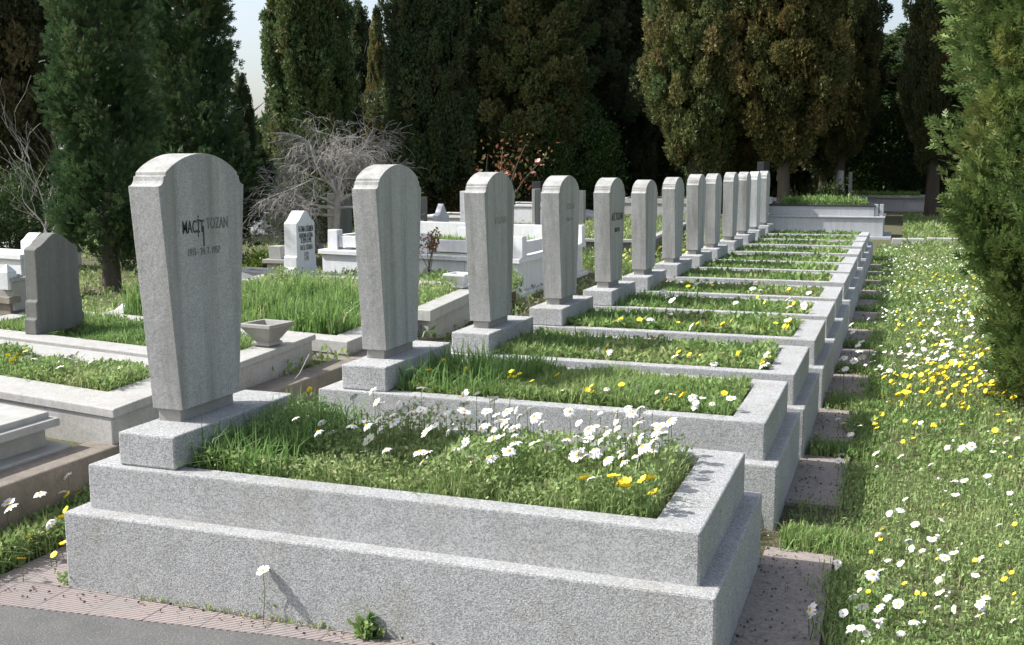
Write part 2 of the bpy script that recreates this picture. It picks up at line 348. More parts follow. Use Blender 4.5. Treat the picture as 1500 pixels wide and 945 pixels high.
g, inn, z = plot("grave", [A3, A3+VL*1.14, A3+VL*1.14+UL*2.75, A3+UL*2.75], .42, .2, "old pale grave with a dark lichened ogee headstone at its left", cap=.035)
BEDS['L3'] = (inn, z)
def ogee(c, hw, z0, zs, zt, steps=()):
    """headstone outline with an ogee head; steps = (half width, top z) of the base courses"""
    p = []
    r = []; zz = z0
    for w_, zt_ in steps: r += [(w_, zz), (w_, zt_-.012)]; zz = zt_
    r += [(hw, zz), (hw, zs)]
    for k in range(1, 13):
        t = k/12; u_ = hw*(1-t)*.97; h = .5-.5*math.cos(math.pi*t); r.append((u_, zs+.012+(zt-zs-.012)*(h*.92+.08*t)))
    right = [(c+a_, z_) for a_, z_ in r]; left = [(c-a_, z_) for a_, z_ in r[:-1]][::-1]
    return right+left
def cbox(px, py, z, pl, pr_, rot=0.):
    """near right corner at (px,py); thickness to column pl, width to column pr_"""
    C = at(px, py, z); u = np.array([-math.cos(rot), -math.sin(rot)]); v_ = np.array([-math.sin(rot), math.cos(rot)])
    return C, -u, v_, along(C, u, pl), along(C, v_, pr_)
def dbox(px, depth, pl, pr_, rot=0.):
    C = atd(px, depth); C[2] = gzf(C[0], C[1]); u = np.array([-math.cos(rot), -math.sin(rot)]); v_ = np.array([-math.sin(rot), math.cos(rot)])
    return C, -u, v_, along(C, u, pl), along(C, v_, pr_)
# dark ogee headstone of the third plot
C, u, v_, t, w = cbox(56, 491, .42, 34.5, 127); zt = hgt(C, 344)
C = C+0; mb = MB(C, u, v_); w_ = min(w, 1.05)
mb.prism(ogee(w_/2, w_/2*.86, .421, hgt(C, 367), zt, ((w_/2, hgt(C, 467)), (w_/2*.93, hgt(C, 441)))), -t*.9, -.012)
mb.build("headstone", M['darkstone'], g, .006)
# moulded grave at the frame's edge
A1 = at(88, 612, .385)[:2]; V1 = np.array([0., 1.])
g1 = empty("grave", (*(A1+UL*.8-V1*.6), .235), "weathered moulded marble grave at the left frame edge, beside the brown wall", "grave")
c1 = np.array([A1, A1-V1*1.35, A1-V1*1.35+UL*1.9, A1+UL*1.9])[::-1]
ctr = c1.mean(0)
for nm, sh, wd, z0, z1 in (("base_course", -.035, .2, .15, .262), ("curb_wall", .05, .2, .262, .352), ("rim", 0., .2, .352, .387), ("top_slab", .035, .24, .387, .415)):
    cc = c1+(ctr-c1)/np.linalg.norm(ctr-c1, axis=1)[:, None]*sh*1.3; mb = MB(); i1 = quad_ring(mb, cc, wd, z0, z1); mb.build(nm, M['oldmarble'], g1, .006)
mb = MB(); mb.poly([(x, y, .37) for x, y in i1], [(0, 1, 2, 3)]); mb.build("soil", M['soil'], g1, 0); BEDS['L1'] = (i1, .37)
# lush plot, its stone planter standing on the foot curb of the third plot
A4 = at(509, 501, .35)[:2]
g, inn, z = plot("grave", [A4, A4+np.array([-.1, .995])*1.9, A4+np.array([-.1, .995])*1.9+UL*2.6, A4+UL*2.6], .35, .2, "plot overgrown with tall lush green grass between the first two headstones", cap=.085, over=.01, zb=.2)
BEDS['lush'] = (inn, z)
C = at(392, 508, .42); pl = empty("stone_planter", (C[0]-.02, C[1]+.03, .42), "square flared grey stone planter on the grave curb between the first two headstones", "planter", "small stone planters on the graves")
def planter(p, s, m_):
    o = MB((p.location[0], p.location[1]), (math.cos(.12), -math.sin(.12)), (math.sin(.12), math.cos(.12))); z0 = p.location[2]
    o.lathe([(.055*s, z0), (.075*s, z0+.012), (.075*s, z0+.03*s), (.06*s, z0+.04*s), (.125*s, z0+.135*s), (.135*s, z0+.14*s), (.135*s, z0+.165*s), (.105*s, z0+.166*s), (.085*s, z0+.12*s), (.02, z0+.115*s)], 4); o.build("bowl", m_, p, .003)
    q = MB((p.location[0], p.location[1]), (math.cos(.12), -math.sin(.12)), (math.sin(.12), math.cos(.12))); k = .088*s; q.box(-k, k, -k, k, z0+.116*s, z0+.125*s); q.build("soil", M['soil'], p, 0)
planter(pl, .88, M['neck'])
# grave with a heavy moulded curb behind the third headstone
A5 = at(631, 455, .4)[:2]; V5 = at(687, 430, .4)[:2]-A5; l5 = np.linalg.norm(V5); V5 /= l5
g, inn, z = plot("grave", [A5, A5+V5*(l5+.75), A5+V5*(l5+.75)+UL*2.7, A5+UL*2.7], .4, .19, "heavy rounded white curbed grave with a red leaved bush, left of the third headstone", cap=.085, over=.03, wall=M['curb'], capm=M['oldmarble'], zb=-.02)
BEDS['R'] = (inn, z)
C = at(690, 424, .4); pl = empty("stone_planter", (C[0]-.13, C[1]+.05, .4), "moulded white marble planter half hidden by the third headstone", "planter", "small stone planters on the graves"); planter(pl, .85, M['marble'])
# lettered white headstone with its book slab
Cf, u, v_, t, w = cbox(436, 414, .33, 415.5, 467); w = min(w, .95)
gf = empty("grave", (Cf[0]-.1, Cf[1]+w/2, gzf(Cf[0], Cf[1])), "white marble grave whose pointed headstone carries six lines of lettering", "grave")
MB(Cf, u, v_).box(-t-.5, 2.2, -.12, -.0, .1, .31).build("curb", M['oldmarble'], gf, .006)
MB(Cf, u, v_).box(-t-.25, .05, .002, w+.1, .1, .332).build("plinth", M['marble'], gf, .006)
MB(Cf, u, v_).box(.052, 2.2, .002, w+.1, .1, .27).build("soil", M['soil'], gf, 0)
hf = MB(Cf, u, v_).prism(ogee(w/2, w/2*.84, .333, hgt(Cf, 328), hgt(Cf, 310), ((w/2, hgt(Cf, 393)), (w/2*.92, hgt(Cf, 376)))), -t, -.015).build("headstone", M['marble'], gf, .005)
fz = lambda py: hgt(Cf, py); yc = Cf[1]+w/2; fx = Cf[0]-.014
for s_, py, sz, mm in (("FATMA DİKMEN", 341, .075, 'ink'), ("RUHUNA FATİHA", 350, .062, 'ink'), ("D.1929-Ö.1992", 357.5, .062, 'ink'), ("HALİL DİKMEN", 368, .066, 'ink2'), ("D.1924", 377, .055, 'inkpale'), ("Ö.1996", 384, .055, 'inkpale')):
    text("inscription", s_, sz*1.18, M[mm], hf, (fx, yc, fz(py)), squeeze=.80*w/.75, ext=.002)
bk = empty("book_slab", (Cf[0]+.32, Cf[1]+.22, .27), "sloping white marble book slab lying before the pointed lettered headstone", "slab")
mb = MB((Cf[0]+.05, Cf[1]+.03)); mb.poly([(.0, 0, .265), (.62, 0, .265), (.62, .42, .265), (.0, .42, .265), (.0, 0, .41), (.62, 0, .35), (.62, .42, .35), (.0, .42, .41)], [(3, 2, 1, 0), (4, 5, 6, 7), (0, 1, 5, 4), (1, 2, 6, 5), (2, 3, 7, 6), (3, 0, 4, 7)]); mb.build("slab", M['marble'], bk, .006)
mb = MB((Cf[0]+.05, Cf[1]+.03)); mb.poly([(.06, .05, .4065), (.56, .05, .3585), (.56, .37, .3585), (.06, .37, .4065)], [(0, 1, 2, 3)]); mb.build("worn_lettering", M['oldmarble'], bk, 0)
# big white marble family tomb
Cm = at(758, 437, .12); Dm = at(853, 403, .12)-Cm; lm = np.linalg.norm(Dm[:2]); vm = Dm[:2]/lm; um = -UL
wm = along(Cm, UL, 473)
zc = hgt(Cm, 379); zg = gzf(Cm[0], Cm[1])
mt = empty("marble_tomb", (*(Cm[:2]+UL*wm/2+vm*lm/2), zg), "large white marble family tomb with corner posts and rails behind the third and fourth headstones", "tomb")
F_ = lambda: MB(Cm, um, vm)
F_().box(-wm-.07, .07, -.07, lm+.07, zg-.1, .18).build("base_step", M['marble'], mt, .008)
F_().box(-wm, 0, 0, lm, .18, zc-.05).build("wall", M['marble'], mt, .008)
F_().ring(-wm-.04, .04, -.04, lm+.04, -wm+.26, -.26, .26, lm-.26, zc-.0495, zc).build("cornice", M['marble'], mt, .008)
F_().box(-wm+.25, -.25, .25, lm-.25, zc-.06, zc-.012).build("soil", M['soil'], mt, 0)
for i_ in (1, 2, 3): F_().box(-wm*i_/4-.002, -wm*i_/4+.002, -.0025, .02, .181, zc-.05).build("joint", M['oldmarble'], mt, 0)
zr = hgt(Cm, 347)
ps = .15
cols = [-along(Cm, UL, 755), -along(Cm, UL, 618), -along(Cm, UL, 486)]
for a in cols:
    for b_ in (.04, lm*.47, lm-.19):
        F_().box(a-ps/2, a+ps/2, b_, b_+ps, zc+.0005, zr, .004).build("post", M['marble'], mt, .006)
for i_ in range(2):
    for b_ in (.075, lm-.155):
        F_().box(cols[i_+1]+ps/2, cols[i_]-ps/2, b_, b_+.08, zc+.03, zr-.07).build("rail", M['marble'], mt, .005)
for a in (cols[0], cols[2]):
    F_().box(a-.04, a+.04, .19, lm*.47, zc+.03, zr-.07).build("rail", M['marble'], mt, .005)
F_().box(cols[2]-.05, cols[0]+.0, lm*.47+.3, lm*.47+.40, zc-.02, zr+.04).build("head_rail", M['marble'], mt, .005)
F_().box(cols[2]+.15, cols[2]+.52, lm*.5-.45, lm*.5-.30, zc-.02, zr+.22).build("head_block", M['marble'], mt, .006)
mc = [Cm[:2]+UL*a+vm*b_ for a, b_ in ((.28, .28), (wm-.28, .28), (wm-.28, lm-.28), (.28, lm-.28))]
BEDS['tomb'] = (np.array(mc), zc-.012)
# ------------------------------------------------------------------ farther stones
def stone(px, depth, pl, pr_, py, label, m_, shape="flat", name="headstone", cat="headstone", group="headstones among the older plots", wmax=1.2, tmax=.5, z0=None, base=True):
    C, u, v_, t, w = dbox(px, depth, pl, pr_)
    w = max(.06, min(abs(w), wmax)); t = max(.05, min(abs(t), tmax)); zt = hgt(C, py); zb = C[2]
    g = empty(name, (C[0]-t/2, C[1]+w/2, zb), label, cat, group); mb = MB(C, u, v_)
    z0 = zb+.11 if base else zb-.05
    if base: MB(C, u, v_).box(-t-.08, .08, -.08, w+.08, zb-.08, zb+.11).build("plinth", M['curb'], g, .006)
    if shape == "ogee": pr = ogee(w/2, w/2*.97, z0, zt-(zt-z0)*.16, zt)
    elif shape == "round": pr = [(0, z0), (w, z0)]+[(w/2+w/2*math.cos(k/12*math.pi), zt-w*.3+w*.3*math.sin(k/12*math.pi)) for k in range(13)]
    elif shape == "point": pr = [(0, z0), (w, z0), (w, zt-w*.42), (w*.82, zt-w*.36), (w*.5, zt), (w*.18, zt-w*.36), (0, zt-w*.42)]
    elif shape == "slant": pr = [(0, z0), (w, z0), (w, zt-.05), (0, zt)]
    else: pr = [(0, z0), (w, z0), (w, zt), (0, zt)]
    mb.prism(pr, -t, 0).build("stone", m_, g, .008); return g, C, t, w
stone(416, 20., 410, 440, 294, "tall grey slab headstone with a light left edge under the bare tree", M['oldmarble'])
stone(443, 17.5, 433, 465, 293, "brown weathered ogee headstone right behind the lettered white one", M['darkstone'], "ogee")
stone(492, 16.8, 481, 517, 283, "dark headstone with a striped shadow on its pale edge at the bare tree's foot", M['darkstone'], "slant")
stone(613.5, 23, 611.5, 626.5, 289, "small brown headstone right of the second grey headstone", M['darkstone'])
stone(641, 22, 634, 658, 299, "little white headstone with a pointed wavy head behind the marble tomb", M['marble'], "point")
stone(681, 23, 674, 688, 280, "narrow tall white slab touching the third grey headstone's left edge", M['marble'])
stone(784, 24, 779, 792, 277, "grey narrow headstone just left of the fourth headstone", M['stele'])
stone(792, 30, 779, 800, 266, "black polished headstone top showing left of the fourth headstone", M['black'])
stone(855.5, 20, 841, 857.5, 279, "mottled grey marble slab standing between the fourth and fifth headstones", M['oldmarble'], tmax=.5)
stone(1119, 23.5, 1106, 1124, 237, "black headstone rising behind the far end of the grey row", M['black'], tmax=.3)
stone(1247, 37, 1241, 1248.5, 252, "slim pale stele standing on the far white tomb", M['oldmarble'], base=False)
# far left group
stone(16, 16, -22, 22, 328, "dark grey polished headstone at the far left edge", M['black'], "flat", tmax=.7)
stone(33, 15, 10, 36, 345, "square grey plaque headstone left of the ogee one", M['oldmarble'], "flat", tmax=.3)
stone(40, 11.5, 34, 80, 342, "white ogee headstone half hidden behind the dark lichened one", M['marble'], "ogee")
def block(px, py, z, pl, pr_, zt, label, m_, name="tomb", cat="tomb", cap=.05, rot=-.18, wmax=3., over=.03, group="low tombs of the older plots", soil=True):
    C = at(px, py, z); u = np.array([-math.cos(rot), -math.sin(rot)]); v_ = np.array([-math.sin(-.1), math.cos(.1)]); v_ = np.array([-.1, .995])
    t = abs(along(C, u, pl)); w = min(abs(along(C, v_, pr_)), wmax) if pr_ is not None else wmax
    g = empty(name, (*(C[:2]+u*t/2+v_*w/2), z), label, cat, group)
    MB(C, -u, v_).box(-t, 0, 0, w, z-.1, zt-cap).build("wall", m_, g, .006)
    MB(C, -u, v_).ring(-t-over, over, -over, w+over, -t+.14, -.14, .14, w-.14, zt-cap+.0005, zt).build("cap", m_, g, .006)
    if soil: MB(C, -u, v_).box(-t+.13, -.13, .13, w-.13, zt-cap-.02, zt-.02).build("soil", M['soil'], g, 0)
    return g, C, u, v_, t, w
block(18, 495, .24, -40, 40, .55, "brown stained tomb cut by the left frame edge, left of the ogee headstone", M['brown'], wmax=1.1)
C = at(23, 452, .46); p_ = empty("stone_post", (C[0]-.1, C[1]+.1, .44), "square grey stone post with a stepped cap at the left frame edge", "post")
C[2] = .5
MB(C).box(-.15, -0.01, 0, .13, .44, .66).build("shaft", M['neck'], p_, .005); MB(C).box(-.165, .005, -.015, .145, .6605, .685).build("cap", M['neck'], p_, .005); MB(C).box(-.14, -.02, .01, .12, .6855, .71, .02).build("cap_top", M['neck'], p_, .005)
block(34, 438, .16, -60, 75, .62, "white marble tomb with a low wall at the far left", M['marble'], wmax=1.4)
block(70, 395, .15, -50, 120, .42, "farther white curbed tomb at the left behind the stone post", M['marble'], wmax=1.6)
C = at(12, 420, .62); p_ = empty("stone_post", (C[0], C[1], .60), "white pointed marble post on the far left tomb", "post"); C[2] = .6
MB(C).box(-.045, .045, -.045, .045, .6, .73).build("shaft", M['marble'], p_, .004); MB(C).box(-.045, .045, -.045, .045, .7305, .79, .042).build("cap", M['marble'], p_, .002)
block(388, 428, .14, 340, 412, .36, "white low concrete curb tomb right of the dark cypress", M['curb'], cap=.06, wmax=1.6)
C = at(404, 412, .14); p_ = empty("stone_pedestal", (C[0], C[1], .14), "pinkish stone pedestal carrying a small grey post", "pedestal")
d_ = (C@FW); s_ = .085
MB(C).box(-.12, .12, -.0, .24, .05, hgt(C, 386)).build("shaft", M['pink'], p_, .006); MB(C).box(-.16, .16, -.04, .28, hgt(C, 386)+.0005, hgt(C, 380)).build("slab", M['curb'], p_, .006)
MB(C).box(-.10, .07, .02, .20, hgt(C, 380)+.0005, hgt(C, 361)).build("post", M['oldmarble'], p_, .005)
def slabthing(name, C, sx, sy, sz, rz, tilt, label, m_, cat="slab", group="broken stone slabs lying about"):
    o = MB().box(-sx/2, sx/2, -sy/2, sy/2, 0, sz).build(name, m_, None, .01, (0, 0, 0)); o.location = [float(v) for v in C]; o.rotation_euler = (tilt, tilt*.6, rz); return tag(o, label, cat, group)
slabthing("broken_slab", at(362, 432, .25), .35, .5, .05, .5, .6, "grey broken slab leaning in the tall grass beside the first headstone", M['oldmarble'])
slabthing("broken_slab", at(205, 466, .22), .42, .28, .06, .3, .22, "white cracked slab leaning at the foot of the dark narrow cypress", M['marble'])
slabthing("stone_slab", at(921, 352, .1), .5, .8, .28, .15, 0, "thick grey stone slab on the ground between the fifth and sixth headstones", M['curb'])
slabthing("stone_slab", at(920, 341, .14), .45, .6, .16, .5, 0, "smaller grey slab behind the thick one, between fifth and sixth headstones", M['curb'])
slabthing("broken_slab", at(862, 316, .1), .6, .5, .1, .4, .35, "white marble fragment leaning beside the mottled slab", M['marble'])
slabthing("stone_slab", at(866, 357, .12), .45, .4, .2, .8, .1, "rough grey boulder like block between the fourth and fifth headstones", M['brown'])
block(884, 372, .08, 853, 890, .26, "white low curb tomb between the fourth and fifth headstones", M['curb'], wmax=1.6, cap=.06, soil=False)
# plots beyond
block(1010, 325, .1, 905, None, hgt(at(1010, 325, .1), 292), "long pale plot wall seen between the fifth and eighth headstones", M['curb'], rot=-.05, wmax=2.5, cap=.12)
block(793, 330, .1, 730, None, hgt(at(793, 330, .1), 300), "white marble plot behind the fourth headstone's left side", M['marble'], rot=-.1, wmax=2.)
block(700, 334, .1, 622, None, hgt(at(700, 334, .1), 317), "white marble plot beneath the little pointed headstone", M['marble'], rot=-.1, wmax=2.)
block(404, 345, .12, 330, None, hgt(at(404, 345, .12), 312), "far white plot seen right of the dark cypress", M['marble'], rot=-.1, wmax=2.)
C = at(958, 384, .05); E_ = at(1012, 352, .05)-C; l_ = np.linalg.norm(E_[:2]); vv = E_[:2]/l_
g = empty("tomb", (*(C[:2]+vv*l_/2), .05), "grey walled grassy tomb in shade behind the sixth to eighth headstones", "tomb", "low tombs of the older plots")
MB(C, (-vv[1]*-1, vv[0]*-1), vv).box(-1.6, 0, -.9, l_+.5, -.05, hgt(C, 350)).build("wall", M['darkstone'], g, .006)
MB(C, (-vv[1]*-1, vv[0]*-1), vv).ring(-1.63, .03, -.93, l_+.53, -1.5, -.1, -.8, l_+.4, hgt(C, 350)+.0005, hgt(C, 346)).build("cap", M['curb'], g, .006)
MB(C, (-vv[1]*-1, vv[0]*-1), vv).box(-1.51, -.09, -.81, l_+.41, hgt(C, 350), hgt(C, 348.5)).build("soil", M['soil'], g, 0); BEDS['shade'] = (np.array([C[:2]+np.array(vv)*b_+np.array([vv[1], -vv[0]])*a_ for a_, b_ in ((-1.5, -.8), (-.1, -.8), (-.1, l_+.4), (-1.5, l_+.4))]), hgt(C, 349.5))
# white tomb at the end of the row
Ce = at(1293, 350, .0); te = abs(along(Ce, (-1, 0), 1118)); z1, z2 = hgt(Ce, 320), hgt(Ce, 301)
ge = empty("marble_tomb", (Ce[0]-te/2, Ce[1]+.9, 0), "long stepped white marble tomb closing the far end of the grey row", "tomb")
MB(Ce).box(-te-.15, .17, -.17, 1.9, -.06, .05).build("base_slab", M['greymarble'], ge, .008); MB(Ce).box(-te, 0, 0, 1.75, .0505, z1).build("lower_block", M['greymarble'], ge, .01); MB(Ce).box(-te-.03, .03, -.03, 1.78, z1+.0005, z1+.035).build("cornice", M['greymarble'], ge, .008)
MB(Ce).ring(-te+.1, -.2, .12, 1.6, -te+.25, -.35, .27, 1.45, z1+.036, z2-.035).build("upper_wall", M['greymarble'], ge, .008); MB(Ce).ring(-te+.08, -.18, .10, 1.62, -te+.26, -.36, .28, 1.44, z2-.0345, z2).build("upper_rim", M['black'], ge, .006)
MB(Ce).box(-te+.24, -.34, .26, 1.46, z1+.04, z2-.05).build("soil", M['soil'], ge, 0)
for a in (-.16, -.05): MB(Ce).box(a-.04, a+.04, .15, .25, z1+.036, z2+.02).build("corner_post", M['greymarble'], ge, .006)
BEDS['end'] = (np.array([Ce[:2]+(-te+.3, .3), Ce[:2]+(-.4, .3), Ce[:2]+(-.4, 1.4), Ce[:2]+(-te+.3, 1.4)]), z2-.06)
for i_, (pa, pb, lb) in enumerate(((1306, 1328, "nearest"), (1329.5, 1354, "middle"), (1358, 1425, "long"))):
    C = at(pb, 359, 0.); t = abs(along(C, (-1, 0), pa))
    tag(MB(C).box(-t, 0, 0, .28, -.05, .12).build("kerb_stone", M['curb'], None, .012), ("pale kerb stone of the lawn edge touching the white end tomb", "middle pale kerb stone of the three edging the lawn", "longest pale kerb stone running behind the big bright cypress")[i_], "kerb stone", "pale kerb stones edging the far lawn")
Ce2 = at(1356, 310, .0); t = abs(along(Ce2, (-1, 0), 1238)); zt = hgt(Ce2, 287)
g = empty("marble_tomb", (Ce2[0]-t/2, Ce2[1]+.8, 0), "far low white tomb with grass on top, in tree shade at the right", "tomb")
MB(Ce2).box(-t-.1, .1, -.1, 1.8, -.1, .06).build("base_slab", M['greymarble'], g, .01); MB(Ce2).box(-t, 0, 0, 1.7, .0605, zt-.08).build("wall", M['greymarble'], g, .01); MB(Ce2).ring(-t-.05, .05, -.05, 1.75, -t+.2, -.2, .2, 1.5, zt-.0795, zt).build("cap", M['curb'], g, .01)
MB(Ce2).box(-t+.19, -.19, .19, 1.51, zt-.1, zt-.03).build("soil", M['soil'], g, 0); BEDS['far'] = (np.array([Ce2[:2]+(-t+.2, .2), Ce2[:2]+(-.2, .2), Ce2[:2]+(-.2, 1.5), Ce2[:2]+(-t+.2, 1.5)]), zt-.03)
C = atd(1164, 30, 0); t = abs(along(C, (-1, 0), 1131)); zt = hgt(C, 290)
g = empty("marble_tomb", (C[0]-t/2, C[1]+.5, 0), "small white railed tomb glimpsed right of the black headstone", "tomb")
MB(C).box(-t, 0, 0, 1., -.1, zt-.22).build("wall", M['greymarble'], g, .01); MB(C).box(-t, 0, .02, .1, zt-.1, zt-.0).build("rail", M['greymarble'], g, .008); MB(C).box(-t*.62, -t*.32, -.0, .2, zt-.2195, zt+.1).build("post", M['greymarble'], g, .008); MB(C).box(-t-.1, -t, .0, .15, zt-.3, zt+.02).build("post", M['greymarble'], g, .008); MB(C).box(-.1, -.001, .101, .25, zt-.2195, zt+.02).build("post", M['greymarble'], g, .008)
C = atd(1143, 33, 0); g = empty("memorial_post", C, "thin white post with a pale head standing among the far trunks", "post")
MB(C).box(-.05, .05, -.05, .05, -.05, hgt(C, 265)).build("shaft", M['curb'], g, .005); MB(C).box(-.1, .1, -.1, .1, hgt(C, 265)+.0005, hgt(C, 248), .02).build("head", M['oldmarble'], g, .005)
# dark car beyond the plots
Cc = atd(918, 41); zc_ = gzf(Cc[0], Cc[1]); car = empty("parked_car", (Cc[0], Cc[1], zc_), "dark parked car partly hidden between the fifth and sixth headstones", "car")
ca, sa = math.cos(-.25), math.sin(-.25)
def cmb(): return MB((Cc[0], Cc[1]), (-sa, ca), (ca, sa))
body = [(-1.9, .28), (1.95, .28), (2.0, .55), (1.9, .72), (1.1, .82), (.55, .84), (-1.5, .86), (-1.95, .78), (-2.0, .5)]
cmb().prism([(p, z+zc_) for p, z in body], -.8, .8).build("body", M['carpaint'], car, .05)
cab = [(-1.45, .861), (.62, .845), (-.02, 1.32), (-1.0, 1.34)]
cmb().prism([(p, z+zc_) for p, z in cab], -.68, .68).build("cabin", M['glass'], car, .04)
cmb().box(-.66, .66, -.98, -.04, zc_+1.335, zc_+1.37).build("roof", M['carpaint'], car, .015)
for sx in (-.74, .74):
    for p in (-1.25, 1.25):
        mb = MB(); n = 18; P = []; 
        for k in range(2):
            for i_ in range(n):
                a = i_/n*2*math.pi; off = sx+(.09 if k else -.09); lx, ly = -sa*off+ca*(p+.31*math.cos(a)), ca*off+sa*(p+.31*math.cos(a)); P.append((Cc[0]+lx, Cc[1]+ly, zc_+.31+.31*math.sin(a)))
        mb.poly(P, [tuple(range(n)), tuple(range(2*n-1, n-1, -1))]+[(i_, (i_+1) % n, (i_+1) % n+n, i_+n) for i_ in range(n)]); mb.build("wheel", M['rubber'], car, .02)
# ------------------------------------------------------------------ vegetation helpers
def unit(a): return a/np.maximum(np.linalg.norm(a, axis=-1, keepdims=True), 1e-9)
def blades(P, h, w, lean=.5, hue=(.3, .25), seed=0, dirbias=None):
    """bent grass blades: 5 points, a quad and a triangle each"""
    r = np.random.default_rng(seed); n = len(P); h = np.broadcast_to(h, n)*r.uniform(.55, 1.25, n); w = np.broadcast_to(w, n)*r.uniform(.7, 1.3, n)
    a = r.uniform(0, 2*np.pi, n); d = np.stack([np.cos(a), np.sin(a), np.zeros(n)], -1); s = np.stack([-d[:, 1], d[:, 0], d[:, 2]], -1)
    tw = r.uniform(-.8, .8, n)[:, None]; s = unit(s*np.cos(tw)+d*np.sin(tw))*w[:, None]/2
    l = np.abs(r.normal(0, lean, n)); up = np.array([0, 0, 1.])
    mid = P+up*(h*.58)[:, None]+d*(h*l*.3)[:, None]; tip = P+up*(h*(1-.35*np.minimum(l, 1.4)))[:, None]+d*(h*l)[:, None]
    V = np.stack([P-s, P+s, mid+s*.75, mid-s*.75, tip], 1).reshape(-1, 3); b = np.arange(n)[:, None]*5
    Q = b+np.array([[0, 1, 2, 3]]); T = b+np.array([[3, 2, 4]])
    hu = np.clip(r.normal(hue[0], hue[1], n), 0, 1); g = r.uniform(0, 1, n); c = np.repeat(np.stack([hu, g, g*0], -1), 5, 0)
    return V, Q, T, c
def leaflets(P, size, hue=(.35, .25), seed=0, up=.6, aspect=.45, D=None):
    """small folded diamond leaves: 4 points, two triangles each"""
    r = np.random.default_rng(seed); n = len(P); size = np.broadcast_to(size, n)*r.uniform(.55, 1.35, n)
    d = r.normal(0, 1, (n, 3)) if D is None else D+r.normal(0, .45, (n, 3)); d[:, 2] = np.abs(d[:, 2])*up if D is None else d[:, 2]; d = unit(d)
    q = unit(r.normal(0, 1, (n, 3))); s = unit(np.cross(d, q)); nn = np.cross(s, d)
    L = size[:, None]; m = P+d*L*.5
    V = np.stack([P, m+s*L*aspect*.5+nn*L*.08, P+d*L, m-s*L*aspect*.5+nn*L*.08], 1).reshape(-1, 3); b = np.arange(n)[:, None]*4
    T = np.concatenate([b+np.array([[0, 1, 2]]), b+np.array([[0, 2, 3]])])
    hu = np.clip(r.normal(hue[0], hue[1], n), 0, 1); g = r.uniform(0, 1, n)
    return V, T, np.repeat(np.stack([hu, g, g*0], -1), 4, 0)
def join(parts):
    """parts of (V, [faces...], col) -> one"""
    V = []; F = {}; C = []; o = 0
    for v_, fs, c in parts:
        V.append(v_); C.append(c)
        for f in fs: F.setdefault(f.shape[1], []).append(f+o)
        o += len(v_)
    return np.concatenate(V), [np.concatenate(x) for x in F.values()], np.concatenate(C)
def vnoise(x, y, s, seed=0):
    """cheap smooth value noise 0..1"""
    r = np.random.default_rng(seed); G = r.uniform(0, 1, (64, 64)); u, v_ = x/s % 64, y/s % 64
    i, j = u.astype(int), v_.astype(int); a, b = u-i, v_-j; a = a*a*(3-2*a); b = b*b*(3-2*b); I, J = (i+1) % 64, (j+1) % 64; i %= 64; j %= 64
    return (G[i, j]*(1-a)+G[I, j]*a)*(1-b)+(G[i, J]*(1-a)+G[I, J]*a)*b
def in_quad(c, n, seed):
    r = np.random.default_rng(seed); a, b = r.uniform(0, 1, n), r.uniform(0, 1, n); c = np.asarray(c, float)
    p = (c[0][None]*((1-a)*(1-b))[:, None]+c[1][None]*(a*(1-b))[:, None]+c[2][None]*(a*b)[:, None]+c[3][None]*((1-a)*b)[:, None]); return p
def sod(name, xy, z, hb, hl, mix_=.5, lab=None, seed=0, hue=.3, wb=.006, sl=.03, lean=.6, mats=('grass', 'clover')):
    """turf on points: grass blades and low leaves as one uncountable object"""
    n = len(xy); k = int(n*mix_); z = np.broadcast_to(z, n); r = np.random.default_rng(seed+5)
    P = np.column_stack([xy, z]); hv = .35+1.3*vnoise(xy[:, 0], xy[:, 1], .22, seed)
    hu = hue+.35*(vnoise(xy[:, 0], xy[:, 1], .35, seed+9)-.5)
    v1, q1, t1, c1 = blades(P[:k], hb*hv[:k], wb, lean, (0, .21), seed); c1[:, 0] = np.clip(c1[:, 0]+np.repeat(hu[:k], 5), 0, 1)
    Pl = P[k:].copy(); Pl[:, 2] += r.uniform(0, 1, n-k)**.8*hl*hv[k:]
    v2, t2, c2 = leaflets(Pl, sl, (0, .20), seed+1, 1.2, .5); c2[:, 0] = np.clip(c2[:, 0]+np.repeat(hu[k:], 4), 0, 1)
    V, F, C = join([(v1, [q1, t1], c1), (v2, [t2], c2)])
    o = link(name, np_mesh(name, V, F, C), M['clover' if mix_ < .5 else 'grass']); tag(o, lab, "grass" if lab else None, None, "stuff"); return o
